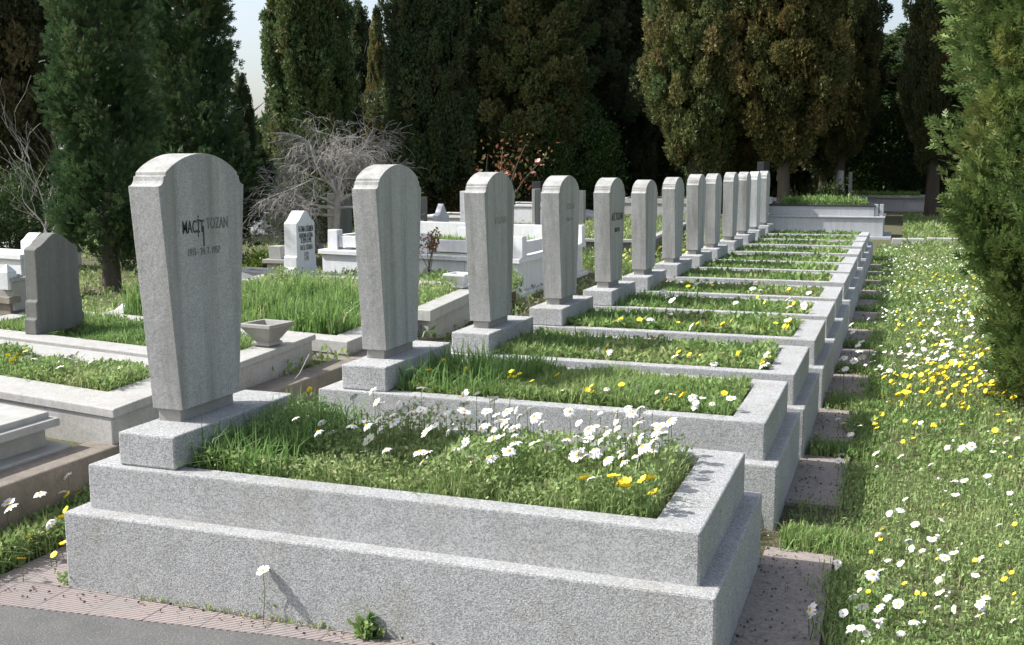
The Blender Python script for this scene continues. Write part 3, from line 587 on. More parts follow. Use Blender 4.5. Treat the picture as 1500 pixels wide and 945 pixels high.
# ------------------------------------------------------------------ turf of the row
hue_of = [.48, .36, .44, .35, .36, .44, .4, .32, .4, .38, .35, .38, .22]
for k, (x0, x1, y0, y1, z) in enumerate(GRAVES):
    far = max(1., (y0-1.5)/2.2); n = int(24000/far**1.15)
    xy = in_quad([(x0+.01, y0+.01), (x1-.02, y0+.01), (x1-.02, y1-.01), (x0+.01, y1-.01)], n, 100+k)
    ragged = vnoise(xy[:, 0], xy[:, 1], .08, k)*.10; keep = (xy[:, 0] < x1-.045+ragged*.7); xy = xy[keep]
    head = np.clip(1-(xy[:, 0]-x0)/.55, 0, 1)
    g = sod("bed_grass", xy, z+(.02 if 0 < k < 4 else 0), (.10, .085)[k] if k < 2 else (.05 if k < 4 else .035), .13 if k == 0 else .045 if k < 4 else .03, .3 if k == 0 else .5, None, 200+k, hue_of[k], .005*min(2.2, far**.5), .020*min(2.4, far**.6) if k == 0 else .026*min(2.4, far**.6))
    tag(g, ["feathery green daisy foliage filling the front grave", "long green grass filling the second grave from the camera"][k] if k < 2 else "short sunlit grass in the bed of the %s grave from the camera" % ["third", "fourth", "fifth", "sixth", "seventh", "eighth", "ninth", "tenth", "eleventh", "twelfth", "thirteenth"][k-2], "grass")
    # a fringe of longer blades by the headstone and along the shaded side
    nl = int(1500/far) if k else 900
    q = in_quad([(x0, y0+.02), (x0+(.5 if k else .38), y0+.02), (x0+(.6 if k else .3), y1), (x0, y1)], nl, 300+k)
    V, Q_, T_, c = blades(np.column_stack([q, np.full(len(q), z)]), .19 if k < 2 else .12 if k < 5 else .08, .007*min(2, far**.5), .6, (.15, .15), 400+k)
    tag(link("long_grass", np_mesh("long_grass", V, [Q_, T_], c), M['grass']), "longer grass blades at the headstone plinth of the %s grave" % ["front", "second", "third", "fourth", "fifth", "sixth", "seventh", "eighth", "ninth", "tenth", "eleventh", "twelfth", "thirteenth"][k], "grass", None, "stuff")
# ------------------------------------------------------------------ lawn on the right, by distance
def lawn_pts(n, x0, x1, y0, y1, seed, pw=1.):
    r = np.random.default_rng(seed); y = y0*(y1/y0)**(r.uniform(0, 1, n)**pw); x = r.uniform(x0, x1, n); return np.column_stack([x, y])
def off_row(xy, pad=True):
    x, y = xy[:, 0], xy[:, 1]; ok = x > -.39
    if pad:
        for k, gy in enumerate(GY):
            e = .10*(vnoise(x, y, .13, 3)-.5)
            ok &= ~((x < -.16+e-.03*(k % 3)) & (y > gy+(.36 if k else -1.)+e*.6) & (y < gy+1.16+e*.6) & (k < 12))
    return xy[ok]
bare = lambda xy, s=3: xy[vnoise(xy[:, 0], xy[:, 1], .33, s)*.65+vnoise(xy[:, 0], xy[:, 1], .11, s+1)*.35 > np.random.default_rng(s).uniform(.12, .44, len(xy))]
for i_, (n, y0, y1, x1, hb, hl, sl, wb, lb) in enumerate(((150000, 1.6, 5.5, 2.4, .045, .04, .016, .005, "sunny lawn of clover and grass right of the nearest graves"), (85000, 5.5, 11, 4.2, .045, .04, .026, .008, "sunny flowery lawn beside the middle of the grey row"), (60000, 11, 22.3, 5, .05, .045, .05, .014, "lawn reaching to the pale kerb stones at the far end"), (30000, 22.6, 37, 6, .11, .06, .09, .025, "shaded lawn beyond the pale kerb stones"))):
    xy = off_row(lawn_pts(n, -.42, x1, y0, y1, 20+i_)); xy = bare(xy, 30+i_*2)
    if i_ == 3: xy = xy[(xy[:, 0] > .1)]
    if i_ == 2: xy = xy[~((xy[:, 0] < .0) & (xy[:, 1] > 22))]
    sod("lawn", xy, gz(xy[:, 0], xy[:, 1]), hb, hl, .46 if i_ < 1 else .5, lb, 500+i_, .40, wb, sl)
# taller dark tufts against the plinths
tuf = []
for k in range(13):
    for q, (cx, cy_, sx, sy, nn, hh) in enumerate(((-.25, GY[k]+1.31, .14, .05, 1100, .13), (-.1, GY[k]+.75, .06, .35, 700, .10))):
        f_ = max(1, GY[k]/4.); nn = int(nn/f_)
        if k in (6, 7, 8, 9, 10, 11) and q == 0: nn //= 3
        p = np.column_stack([rng.normal(cx, sx, nn), rng.normal(cy_, sy, nn)]); p = p[(p[:, 0] > -.39)]
        tuf.append(blades(np.column_stack([p, gz(p[:, 0], p[:, 1])]), hh*.55, .006*f_**.5, .6, (.42, .2), 600+k*2+q))
V, F, C = join([(a, [b_, c], d) for a, b_, c, d in tuf]); tag(link("grass_tufts", np_mesh("grass_tufts", V, F, C), M['grass']), "taller grass tufts growing along the foot ends of the grey row", "grass", None, "stuff")
# strips: between the graves, and between the row and the brown wall
parts = []
for k in range(12):
    y0, y1 = GY[k]+W+.05, GY[k+1]-.06
    if y1-y0 > .05:
        q = in_quad([(-2.7, y0), (-.5, y0), (-.5, y1), (-2.7, y1)], int(2500*(y1-y0)/.4), 700+k); parts.append(blades(np.column_stack([q, gz(q[:, 0], q[:, 1])]), .12, .007, .6, (.3, .2), 710+k))
V, F, C = join([(a, [b_, c], d) for a, b_, c, d in parts]); tag(link("gap_grass", np_mesh("gap_grass", V, F, C), M['grass']), "grass in the narrow gaps between the grey graves", "grass", None, "stuff")
xy = lawn_pts(26000, -3.28, -2.84, 2.2, 19, 44); xy = xy[~((xy[:, 0] > -3.1) & (xy[:, 1] < 4.4) & (xy[:, 1] > 2.65))]
xy = xy[~((xy[:, 1] < 2.74))]
sod("strip_grass", xy, gz(xy[:, 0], xy[:, 1]), .10, .07, .45, "green weeds in the strip between the brown wall and the row's heads", 720, .4, .006, .022)
q = in_quad([(-3.28, 2.78), (-3.07, 2.78), (-3.07, 4.6), (-3.28, 4.6)], 9000, 45); sod("strip_weeds", q, gz(q[:, 0], q[:, 1]), .11, .10, .3, "dense flowering weeds left of the front grave beside the tiles", 725, .35, .006, .026)
# beds on the left
def bed(key, n, hb, hl, mix_, lab, hue=.33, wb=.008, sl=.03, seed=0, lean=.6, sub=None):
    c, z = BEDS[key]; c = np.asarray(c)
    if sub: c = np.array([c[0]+(c[1]-c[0])*sub[0]+(c[3]-c[0])*sub[2], c[0]+(c[1]-c[0])*sub[1]+(c[3]-c[0])*sub[2], c[0]+(c[1]-c[0])*sub[1]+(c[3]-c[0])*sub[3], c[0]+(c[1]-c[0])*sub[0]+(c[3]-c[0])*sub[3]])
    xy = in_quad(c, n, 800+seed); return sod("bed_grass", xy, z, hb, hl, mix_, lab, 810+seed, hue, wb, sl, lean)
bed('L2', 24000, .09, .08, .4, "green weedy grass in the wide pale grave behind the brown wall", .42, .006, .026, 1)
bed('L3', 13000, .085, .06, .75, "grass round the foot of the dark ogee headstone", .25, .007, .03, 2)
bed('lush', 9000, .21, .1, .9, "tall lush bright green grass between the first two headstones", .22, .013, .04, 3, .5)
bed('R', 7000, .10, .10, .4, "weeds and yellow flowers in the heavy curbed grave", .4, .009, .035, 4)
bed('tomb', 13000, .12, .08, .75, "grass growing on top of the big white marble tomb", .35, .013, .05, 5)
bed('end', 3000, .2, .14, .5, "dark plants on top of the white end tomb", .2, .02, .09, 6)
bed('far', 2500, .16, .1, .7, "grass on top of the far low white tomb", .25, .03, .08, 7)
bed('shade', 5000, .16, .14, .4, "weeds and orange flowers on the shaded walled tomb", .5, .014, .05, 9)
bed('L1', 600, .12, .05, .7, "dry tufts in the moulded grave at the left edge", .75, .006, .03, 8)
xy = in_quad([Cf[:2]+np.array([.1, .0]), Cf[:2]+np.array([2.1, .0]), Cf[:2]+np.array([2.1, 1.1]), Cf[:2]+np.array([.1, 1.1])], 8000, 61); sod("bed_grass", xy, .26, .11, .12, .35, "leafy weeds before the pointed lettered headstone", 830, .35, .009, .04)
# general ground cover of the old plots
xy = lawn_pts(110000, -22, -2.9, 5.5, 36, 70, .9); xy = xy[vnoise(xy[:, 0], xy[:, 1], 1.1, 71) > .28]; f_ = xy[:, 1]/8
xy = xy[(xy[:, 0] < -2.95)]
o = sod("rough_grass", xy, gz(xy[:, 0], xy[:, 1]), .055, .05, .5, "rough grass and weeds between the older plots", 840, .48, .016, .055)
c_ = at(900, 345, .1); p = np.column_stack([rng.uniform(-6.2, -3.0, 26000), rng.uniform(13.9, 22, 26000)]); sod("flower_meadow", p, gz(p[:, 0], p[:, 1]), .17, .18, .4, "bright weedy meadow showing between the middle headstones", 845, .42, .014, .05)
# ------------------------------------------------------------------ flowers
SUN_AZ, SUN_EL = math.radians(16), math.radians(44)
SUN = np.array([-math.cos(SUN_AZ)*math.cos(SUN_EL), -math.sin(SUN_AZ)*math.cos(SUN_EL), math.sin(SUN_EL)])
def petals_mesh(n, r0, r1, w, droop, seed, rows=1):
    r = random.Random(seed); V = []; F = []
    for k in range(n*rows):
        a = 2*math.pi*(k+.25*r.uniform(-1, 1))/n; ca, sa = math.cos(a), math.sin(a); l = r1*r.uniform(.88, 1.08); dz = droop+r.uniform(-.12, .12)*r1; ww = w*r.uniform(.85, 1.15); b = len(V); z0 = r.uniform(0, .0008)+(.0015 if k >= n else 0)
        for t, s in ((r0, .45), (.5*(r0+l), 1.), (l*.9, .85), (l, .25)):
            for sg in (-1, 1):
                u, v_ = t, sg*s*ww/2; q = (t-r0)/(l-r0); V.append((u*ca-v_*sa, u*sa+v_*ca, z0+dz*q*q+.25*r1*q*(1-q)*.6-abs(v_)*.1))
        for j in range(3): F.append((b+2*j, b+2*j+1, b+2*j+3, b+2*j+2))
    me = bpy.data.meshes.new("petals"); me.from_pydata(V, [], F); me.polygons.foreach_set("use_smooth", np.ones(len(F), bool)); me.update(); return me
def dome_mesh(r, h, n=10):
    V = [(0, 0, h)]; F = []
    for k, (q, z) in enumerate(((.55, .8), (.9, .4), (1., 0.))):
        for i_ in range(n): a = 2*math.pi*i_/n; V.append((r*q*math.cos(a), r*q*math.sin(a), h*z))
    for i_ in range(n):
        j = (i_+1) % n; F.append((0, 1+i_, 1+j))
        for k in range(2): F.append((1+k*n+i_, 1+(k+1)*n+i_, 1+(k+1)*n+j, 1+k*n+j))
    me = bpy.data.meshes.new("flower_centre"); me.from_pydata(V, [], F); me.polygons.foreach_set("use_smooth", np.ones(len(F), bool)); me.update(); return me
def tube_np(pts, rad, n=5):
    pts = np.asarray(pts, float); rad = np.broadcast_to(rad, len(pts)); d = unit(np.gradient(pts, axis=0)); ref = np.array([.31, .77, .55]); s = unit(np.cross(d, ref)); t = np.cross(s, d)
    a = np.arange(n)/n*2*np.pi; V = (pts[:, None]+(s[:, None]*np.cos(a)[None, :, None]+t[:, None]*np.sin(a)[None, :, None])*rad[:, None, None]).reshape(-1, 3)
    k = np.arange(len(pts)-1)[:, None]*n; i_ = np.arange(n)[None]; j = (i_+1) % n
    return V, np.stack([k+i_, k+j, k+n+j, k+n+i_], -1).reshape(-1, 4)
PM = [petals_mesh(15, .006, .027, .0095, d, 40+i_) for i_, d in enumerate((-.006, .002, -.012))]
YM = [petals_mesh(12, .004, .019, .0088, d, 60+i_, 2) for i_, d in enumerate((.003, .006))]
CM_ = dome_mesh(.0075, .005); CY = dome_mesh(.0062, .0045)
for me in PM: me.materials.append(M['petal'])
for me in YM: me.materials.append(M['yellow'])
CM_.materials.append(M['yolk']); CY.materials.append(M['yolk'])
def stem_mesh(h):
    v_, q = tube_np([(0, 0, 0), (.006, .004, -.4*h), (.0, .002, -.75*h), (-.006, .0, -h)], [.0012, .0013, .0015, .0016], 4)
    me = np_mesh("stem", v_, [q]); me.materials.append(M['stem']); return me
SM = {h: stem_mesh(h) for h in (.07, .12, .18)}
def flower(name, P, zg, yel, label, group, s=1., parts=True):
    """the flower head is the thing, its stem and centre are parts; it faces the sun more or less"""
    P = np.asarray(P, float); h = max(.03, P[2]-zg)
    d = unit(SUN*.7+np.array([0, 0, .45])+rng.normal(0, .36, 3)); zx = Vector((0, 0, 1)).rotation_difference(Vector(d))
    o = bpy.data.objects.new(name, None); COL.objects.link(o); o.location = P; o.empty_display_size = .01
    tag(o, label, "flower", group)
    e = bpy.data.objects.new("petals", (YM if yel else PM)[int(rng.integers(0, 2 if yel else 3))]); COL.objects.link(e); e.parent = o
    e.rotation_mode = 'QUATERNION'; e.rotation_quaternion = zx; e.scale = (s,)*3
    c = bpy.data.objects.new("flower_centre", CY if yel else CM_); COL.objects.link(c); c.parent = o; c.rotation_mode = 'QUATERNION'; c.rotation_quaternion = zx; c.scale = (s,)*3
    if parts:
        hh = min(SM, key=lambda q: abs(q-h)); st = bpy.data.objects.new("stem", SM[hh]); COL.objects.link(st); st.parent = o; st.scale = (1, 1, h/hh); st.rotation_euler = (0, 0, float(rng.uniform(0, 6.28)))
    return o
def in_poly(n, poly, z, seed):
    """points scattered over an outline marked on the photograph, at height z"""
    r = random.Random(seed); xs_ = [p[0] for p in poly]; ys_ = [p[1] for p in poly]; res = []
    while len(res) < n:
        x, y = r.uniform(min(xs_), max(xs_)), r.uniform(min(ys_), max(ys_)); c = False
        for k in range(len(poly)):
            (x1, y1), (x2, y2) = poly[k-1], poly[k]
            if (y1 > y) != (y2 > y) and x < (x2-x1)*(y-y1)/(y2-y1)+x1: c = not c
        if c: res.append(at(x, y, z))
    return res
GD, GY_ = "white daisies", "yellow daisies"
def scatter(n, poly, zlo, zhi, yel, label, seed, zg=None, s=(.8, 1.15), box=None, zb=0.):
    r = random.Random(seed+1)
    for P in in_poly(n, poly, (zlo+zhi)/2, seed):
        if box and not (box[0] < P[0] < box[1] and box[2] < P[1] < box[3]): P[0] = min(max(P[0], box[0]+.02), box[1]-.02); P[1] = min(max(P[1], box[2]+.02), box[3]-.02)
        P[2] = r.uniform(zlo, zhi); flower("yellow_daisy" if yel else "white_daisy", P, (gzf(P[0], P[1]) if zg is None else zg), yel, label, GY_ if yel else GD, r.uniform(*s))
b1 = (GRAVES[0][0], GRAVES[0][1]-.01, GRAVES[0][2], GRAVES[0][3])
l1 = "white daisy in the dense crowd on the front grave"
r0 = random.Random(77)
for k in range(138):                                     # daisies all over the front bed, thickest along its far right half
    u = r0.random()**.72; v = r0.random()**.8; P = np.array([b1[0]+.30+(b1[1]-b1[0]-.36)*u, b1[2]+.10+(b1[3]-b1[2]-.12)*v, r0.uniform(.50, .61)+.03*v])
    flower("white_daisy", P, .40, False, l1, GD, r0.uniform(.55, 1.08))
scatter(8, [(830, 720), (950, 700), (990, 730), (900, 750)], .50, .56, True, "yellow daisy near the right end of the front grave", 4, .40, (.9, 1.2), b1)
b2 = (GRAVES[1][0], GRAVES[1][1]-.01, GRAVES[1][2], GRAVES[1][3])
scatter(20, [(575, 560), (640, 530), (1090, 565), (1000, 600), (700, 575)], .48, .55, True, "yellow daisy in the long grass of the second grave", 5, .40, (.6, .85), b2)
scatter(14, [(700, 560), (1090, 570), (1090, 605), (800, 580)], .46, .52, False, "white daisy in the grass of the second grave", 6, .40, (.6, .9), b2)
for k, (poly, ny, nw) in enumerate((([(800, 505), (1150, 520), (1150, 540), (900, 520)], 8, 9), ([(900, 465), (1170, 472), (1160, 486), (900, 475)], 14, 6), ([(960, 430), (1190, 442), (1180, 455), (960, 442)], 9, 8), ([(960, 405), (1210, 425), (1200, 432), (960, 415)], 12, 9))):
    b_ = (GRAVES[k+2][0], GRAVES[k+2][1]-.01, GRAVES[k+2][2], GRAVES[k+2][3]); od = ["third", "fourth", "fifth", "sixth"][k]
    scatter(ny, poly, .44, .49, True, "yellow daisy in the grass of the %s grave from the camera" % od, 20+k, .38, (.8, 1.1), b_); scatter(nw, poly, .44, .50, False, "white daisy in the grass of the %s grave from the camera" % od, 30+k, .38, (.9, 1.3), b_)
# lawn flowers: the nearest ones singly
l2, l3 = "white daisy on the nearest part of the sunny lawn", "yellow daisy on the nearest part of the sunny lawn"
scatter(44, [(1190, 880), (1230, 800), (1310, 740), (1480, 700), (1490, 900), (1350, 925), (1210, 935)], .04, .08, False, l2, 50, None, (.45, .78))
scatter(8, [(1185, 850), (1290, 850), (1290, 940), (1185, 940)], .05, .12, False, l2, 57, None, (.7, .95))
scatter(22, [(1230, 850), (1310, 760), (1490, 640), (1490, 880), (1300, 920)], .03, .06, True, l3, 51, None, (.4, .65))
scatter(22, [(1190, 640), (1250, 590), (1490, 640), (1490, 700), (1300, 730), (1200, 700)], .05, .11, False, "white daisy on the lawn below the yellow flower patch", 52, None, (.6, .95))
scatter(150, [(1285, 562), (1330, 532), (1490, 492), (1490, 585), (1400, 592), (1300, 588)], .07, .16, True, "yellow daisy in the thick yellow patch on the lawn by the bright cypress", 53, None, (.75, 1.15))
scatter(22, [(1220, 590), (1290, 590), (1490, 600), (1490, 640), (1250, 650)], .05, .10, True, "yellow daisy thinly scattered below the yellow patch on the lawn", 54, None, (.6, .9))
scatter(62, [(1290, 545), (1330, 500), (1420, 440), (1470, 470), (1480, 500), (1380, 540)], .07, .14, False, "white daisy on the lawn above the thick yellow patch", 55, None, (.6, 1.1))
scatter(14, [(1225, 535), (1245, 480), (1275, 490), (1280, 530), (1240, 550)], .10, .22, False, "white daisy leaning out by the foot ends of the fourth and fifth graves", 56, None, (.9, 1.3))
scatter(12, [(5, 740), (30, 690), (110, 670), (115, 790), (20, 810)], .10, .22, False, "white daisy among weeds left of the front grave", 58, None, (.8, 1.1)); scatter(12, [(5, 800), (40, 700), (120, 690), (115, 790), (10, 820)], .06, .16, True, "yellow daisy among weeds left of the front grave", 59, None, (.7, 1.))
c_, z_ = BEDS['L2']; b_ = (c_[:, 0].min(), c_[:, 0].max(), c_[:, 1].min(), c_[:, 1].max())
scatter(32, [(20, 530), (90, 520), (200, 528), (190, 545), (100, 545)], .44, .52, False, "small white daisy in the wide pale grave behind the brown wall", 60, .37, (.6, .9)); scatter(6, [(5, 520), (45, 515), (45, 535), (5, 535)], .45, .5, True, "yellow daisy at the left end of the wide pale grave", 61, .37, (.7, 1.))
scatter(4, [(410, 592), (455, 570), (455, 600), (415, 605)], .12, .2, True, "yellow daisy in the gap between the first and second graves", 62, None, (.8, 1.1))
# litter on the paving, weeds in its joints
q = np.concatenate([in_quad([(-3.0, 2.8), (-.5, 2.95), (-.5, 3.0), (-3.0, 3.)], 260, 950)]+[in_quad([(-.43, GY[k]+.1), (-.17, GY[k]+.1), (-.17, GY[k]+1.18), (-.43, GY[k]+1.18)], 130, 951+k) for k in range(6)]+[np.column_stack([rng.normal(-.40, .03, 260), rng.uniform(2.2, 7, 260)])])
V, T, c = leaflets(np.column_stack([q, np.full(len(q), .010)]), .012, (.5, .3), 960, .12, .7); M['litter'] = leaf_mat("dry litter", (.05, .04, .03), (.10, .08, .055), (.24, .20, .14), .05)
tag(link("leaf_litter", np_mesh("leaf_litter", V, [T], c), M['litter']), "dry specks of leaf litter on the paving tiles", "litter", None, "stuff")
q = np.column_stack([rng.uniform(-2.76, -.55, 420), 2.947-np.abs(rng.normal(0, .008, 420))]); q = q[vnoise(q[:, 0], q[:, 1], .16, 77) > .5]
V, Q_, T_, c = blades(np.column_stack([q, np.full(len(q), .004)]), .028, .004, .9, (.6, .25), 970); tag(link("joint_weeds", np_mesh("joint_weeds", V, [Q_, T_], c), M['grass']), "sparse small weeds in the joint along the front grave's foot", "weeds", None, "stuff")
# the multitude beyond, as one object
def flower_field(name, P, s, col, lab, seed):
    r = np.random.default_rng(seed); n = len(P); d = unit(SUN*.7+np.array([0, 0, .5])+r.normal(0, .3, (n, 3))); a = unit(np.cross(d, [0, 1, 0.])); b = np.cross(d, a); k = 8; R = s*r.uniform(.7, 1.2, n); t = np.arange(k)/k*2*np.pi
    rr = np.where(np.arange(k) % 2, .78, 1.)*1.
    V = (P[:, None]+(a[:, None]*np.cos(t)[None, :, None]+b[:, None]*np.sin(t)[None, :, None])*(R[:, None]*rr)[:, :, None]); V = np.concatenate([V, (P+d*R[:, None]*.25)[:, None]], 1).reshape(-1, 3)
    i_ = np.arange(k); T = np.stack([i_, (i_+1) % k, np.full(k, k)], -1)[None]+(np.arange(n)*(k+1))[:, None, None]
    return tag(link(name, np_mesh(name, V, [T.reshape(-1, 3)]), M[col]), lab, "flowers", None, "stuff")
def field_pts(n, x0, x1, y0, y1, z0, z1, seed, thr=.45, sc_=.5):
    r = np.random.default_rng(seed); p = off_row(lawn_pts(n, x0, x1, y0, y1, seed)); p = p[vnoise(p[:, 0], p[:, 1], sc_, seed) > thr]; return np.column_stack([p, gz(p[:, 0], p[:, 1])+r.uniform(z0, z1, len(p))])
flower_field("small_white_flowers", field_pts(1900, -.25, 3, 8, 21.5, .05, .10, 91, .42), .015, 'petal', "multitude of small white flowers on the farther lawn", 1)
flower_field("small_yellow_flowers", field_pts(520, .0, 3, 8.5, 16, .05, .10, 92, .5), .017, 'yellow', "multitude of small yellow flowers on the farther lawn", 2)
flower_field("tiny_white_flowers", field_pts(420, -.1, 2, 2.2, 8, .02, .06, 93, .4, .3), .008, 'petal', "tiny white blossoms in the near lawn", 3)
p = np.column_stack([rng.uniform(-6, -3, 500), rng.uniform(13.9, 21, 500)]); flower_field("meadow_yellow_flowers", np.column_stack([p, gz(p[:, 0], p[:, 1])+rng.uniform(.1, .22, 500)]), .03, 'yellow', "yellow flowers in the weedy meadow between the middle headstones", 4)
# ------------------------------------------------------------------ trees
def sprays(P, D, size, seed, rich, hue, tone):
    """little flat branchlets: rich ones carry side twigs (7 diamonds), plain ones are two crossed slivers"""
    r = np.random.default_rng(seed); n = len(P); D = unit(D); q = unit(r.normal(0, 1, (n, 3))); S = unit(np.cross(D, q)); Nn = np.cross(S, D); size = size*r.uniform(.6, 1.4, n)
    def dia(p, d, s, l, w):
        m = p+d*l[:, None]*.45; return np.stack([p, m+s*w[:, None], p+d*l[:, None], m-s*w[:, None]], 1)
    parts = []
    if rich:
        parts.append(dia(P, D, S, size, size*.07))
        for t, a, l in ((.12, .75, .5), (.28, -.75, .52), (.42, .7, .46), (.56, -.65, .40), (.70, .6, .32), (.2, -.2, .45)):
            d = unit(D*math.cos(a)+S*math.sin(a)+Nn*r.uniform(-.25, .25, (n, 1))); s = unit(np.cross(d, Nn)); parts.append(dia(P+D*(size*t)[:, None], d, s, size*l, size*.075))
    else:
        parts.append(dia(P, D, S, size, size*.2)); parts.append(dia(P+S*(size*.1)[:, None], unit(D+S*.7), Nn, size*.8, size*.17)); parts.append(dia(P-S*(size*.1)[:, None], unit(D-S*.7+Nn*.3), Nn, size*.75, size*.16))
    k = len(parts); V = np.stack(parts, 1).reshape(-1, 3); Q = np.arange(n*k)[:, None]*4+np.array([[0, 1, 2, 3]])
    c = np.stack([np.clip(hue+r.normal(0, .1, n), 0, 1), np.clip(tone+r.normal(0, .15, n), 0, 1), np.zeros(n)], -1)
    return V, Q, np.repeat(c, k*4, 0)
def crown(seed, H, R, z0, prof, nclump, nspray, size, rich=False, hue0=.4, hvar=.3, flame=(1., .16), outward=.35, ragged=.12, inner=.3, brown=.15):
    """upright flame shaped clumps on a column whose radius follows prof(t)"""
    r = np.random.default_rng(seed); t = r.uniform(0, 1, nclump*4); w = np.array([prof(x) for x in t]); t = t[r.uniform(0, w.max(), len(t)) < w][:nclump]; n = len(t)
    a = r.uniform(0, 2*np.pi, n); rad = np.array([prof(x) for x in t])*R*(1+ragged*r.normal(0, 1, n))*np.where(r.uniform(0, 1, n) < inner, r.uniform(.25, .75, n), r.uniform(.8, 1., n))
    o = np.stack([np.cos(a), np.sin(a), np.zeros(n)], -1); Cc_ = o*rad[:, None]; Cc_[:, 2] = z0+t*(H-z0)
    ax = unit(np.array([0, 0, 1.])+o*outward+r.normal(0, .16, (n, 3))); fl = flame[0]*r.uniform(.6, 1.4, n); fr = flame[1]*r.uniform(.7, 1.4, n)*fl/flame[0]
    hue = np.clip(r.normal(hue0, hvar*.6, n)+np.where(r.uniform(0, 1, n) < brown, .45, 0), 0, 1); tone = r.uniform(.15, .85, n)  # hue and lightness of each clump drawn at random
    m = nspray//n; s = r.uniform(-.5, .5, (n, m)); g = r.normal(0, 1, (n, m, 3)); g -= (g*ax[:, None]).sum(-1, keepdims=True)*ax[:, None]
    gn = unit(g); sh = (r.uniform(0, 1, (n, m, 1))**.5)*(1-.75*np.maximum(s, 0)[..., None]*2*.85)*(1-.3*np.maximum(-s, 0)[..., None]*2)
    P = Cc_[:, None]+ax[:, None]*(s*fl[:, None])[..., None]+gn*sh*fr[:, None, None]; D = ax[:, None]*.9+gn*.75*sh+o[:, None]*.3
    rr = np.random.default_rng(seed+1)
    D = (D+rr.normal(0, .3 if rich else .55, D.shape)).reshape(-1, 3); P = P.reshape(-1, 3)
    return sprays(P, D, np.full(len(P), size), seed+2, rich, np.repeat(hue, m), np.repeat(tone, m))
def col_prof(p0=.18, p1=.6, pt=2.2):
    return lambda t: (min(1., (t+.06)/p0)**p1)*max(0., 1-t**pt)**.75
def trunk_mesh(h, r0, r1, seed, bend=.05, limbs=0, H=1., R=1.):
    r = random.Random(seed); pts = [(r.uniform(-1, 1)*bend*k/6*r0*3, r.uniform(-1, 1)*bend*k/6*r0*3, -.15+(h+.15)*k/6) for k in range(7)]
    vs = [tube_np(pts, np.linspace(r0*1.12, r1, 7)*np.array([1.25, 1., .97, 1, .98, 1, 1]), 10)]
    for k in range(limbs):
        a = r.uniform(0, 6.28); z = r.uniform(.25, .95)*h; l = R*r.uniform(.4, .8); d = np.array([math.cos(a), math.sin(a), .9])
        vs.append(tube_np([np.array([0, 0, z]), np.array([0, 0, z])+d*l*.4, np.array([0, 0, z])+d*l*.8+np.array([0, 0, l*.3])], [r1*.8, r1*.5, r1*.15], 5))
    V, F, C = join([(v_, [q], np.zeros((len(v_), 3))) for v_, q in vs]); return np_mesh("trunk", V, F, smooth=True)
def mk(data): V, Q, c = data; return np_mesh("crown", V, [Q], c)
# four far crowns, reused turned and scaled
FAR = [mk(crown(11, 12, 1.75, .9, col_prof(.16, .6, 2.6), 800, 90000, .14, False, .26, .3, (.8, .26), .3, .1, .3, .12)),
       mk(crown(12, 13, 2.1, 1.3, col_prof(.22, .8, 2.2), 620, 90000, .145, False, .40, .35, (.7, .34), .6, .16, .3, .16)),
       mk(crown(13, 12, 2.4, 1.35, col_prof(.3, .9, 1.8), 620, 90000, .145, False, .34, .4, (.65, .36), .8, .2, .35, .14)),
       mk(crown(14, 12, 1.3, .5, col_prof(.12, .5, 2.8), 520, 60000, .14, False, .2, .3, (.9, .22), .25, .08, .3, .08))]
FH = [12, 13, 12, 12]
TR = [trunk_mesh(9, .15, .07, 31, .4, 14, 12, 1.6), trunk_mesh(9, .17, .08, 32, .5, 12, 12, 1.8), trunk_mesh(9, .16, .08, 33, .6, 12, 12, 2)]
for me in FAR: me.materials.append(M['cyp'])
for me in TR: me.materials.append(M['bark'])
def far_tree(px, depth, kind, width_px, label, tint=(1, 1, 1), hs=1., rot=None, z0=0., lift=0.):
    P = atd(px, depth); P[2] = gzf(P[0], P[1]); t = empty("cypress_tree", P, label, "tree", "tall cypresses behind the plots")
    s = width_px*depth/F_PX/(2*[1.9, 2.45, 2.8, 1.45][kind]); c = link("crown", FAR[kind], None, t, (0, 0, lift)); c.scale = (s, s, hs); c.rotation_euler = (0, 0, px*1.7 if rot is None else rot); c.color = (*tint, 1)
    k = link("trunk", TR[kind % 3], None, t); k.scale = (1.0, 1.0, hs); k.rotation_euler = (0, 0, px*.9); return t
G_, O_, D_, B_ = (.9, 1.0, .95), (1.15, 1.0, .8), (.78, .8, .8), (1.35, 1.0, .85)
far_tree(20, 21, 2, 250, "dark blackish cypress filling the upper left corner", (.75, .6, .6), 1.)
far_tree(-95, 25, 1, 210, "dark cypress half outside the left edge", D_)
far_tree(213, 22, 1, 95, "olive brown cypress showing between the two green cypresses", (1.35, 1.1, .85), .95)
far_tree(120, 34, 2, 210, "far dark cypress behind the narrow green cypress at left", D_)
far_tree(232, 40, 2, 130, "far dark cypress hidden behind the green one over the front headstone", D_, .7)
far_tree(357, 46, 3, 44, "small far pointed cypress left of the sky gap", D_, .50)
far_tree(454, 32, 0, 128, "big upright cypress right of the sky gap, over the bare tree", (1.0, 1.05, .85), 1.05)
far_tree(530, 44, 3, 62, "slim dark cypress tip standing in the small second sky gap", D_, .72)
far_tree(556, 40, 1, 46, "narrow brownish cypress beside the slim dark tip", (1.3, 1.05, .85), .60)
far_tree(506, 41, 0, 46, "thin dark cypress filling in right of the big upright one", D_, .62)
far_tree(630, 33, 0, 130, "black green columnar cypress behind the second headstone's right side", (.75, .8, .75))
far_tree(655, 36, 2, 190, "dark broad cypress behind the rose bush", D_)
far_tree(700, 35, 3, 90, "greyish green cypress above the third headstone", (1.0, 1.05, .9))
far_tree(775, 34, 1, 190, "bushy olive brown cypress in the picture's middle", (1.05, 1.0, .82))
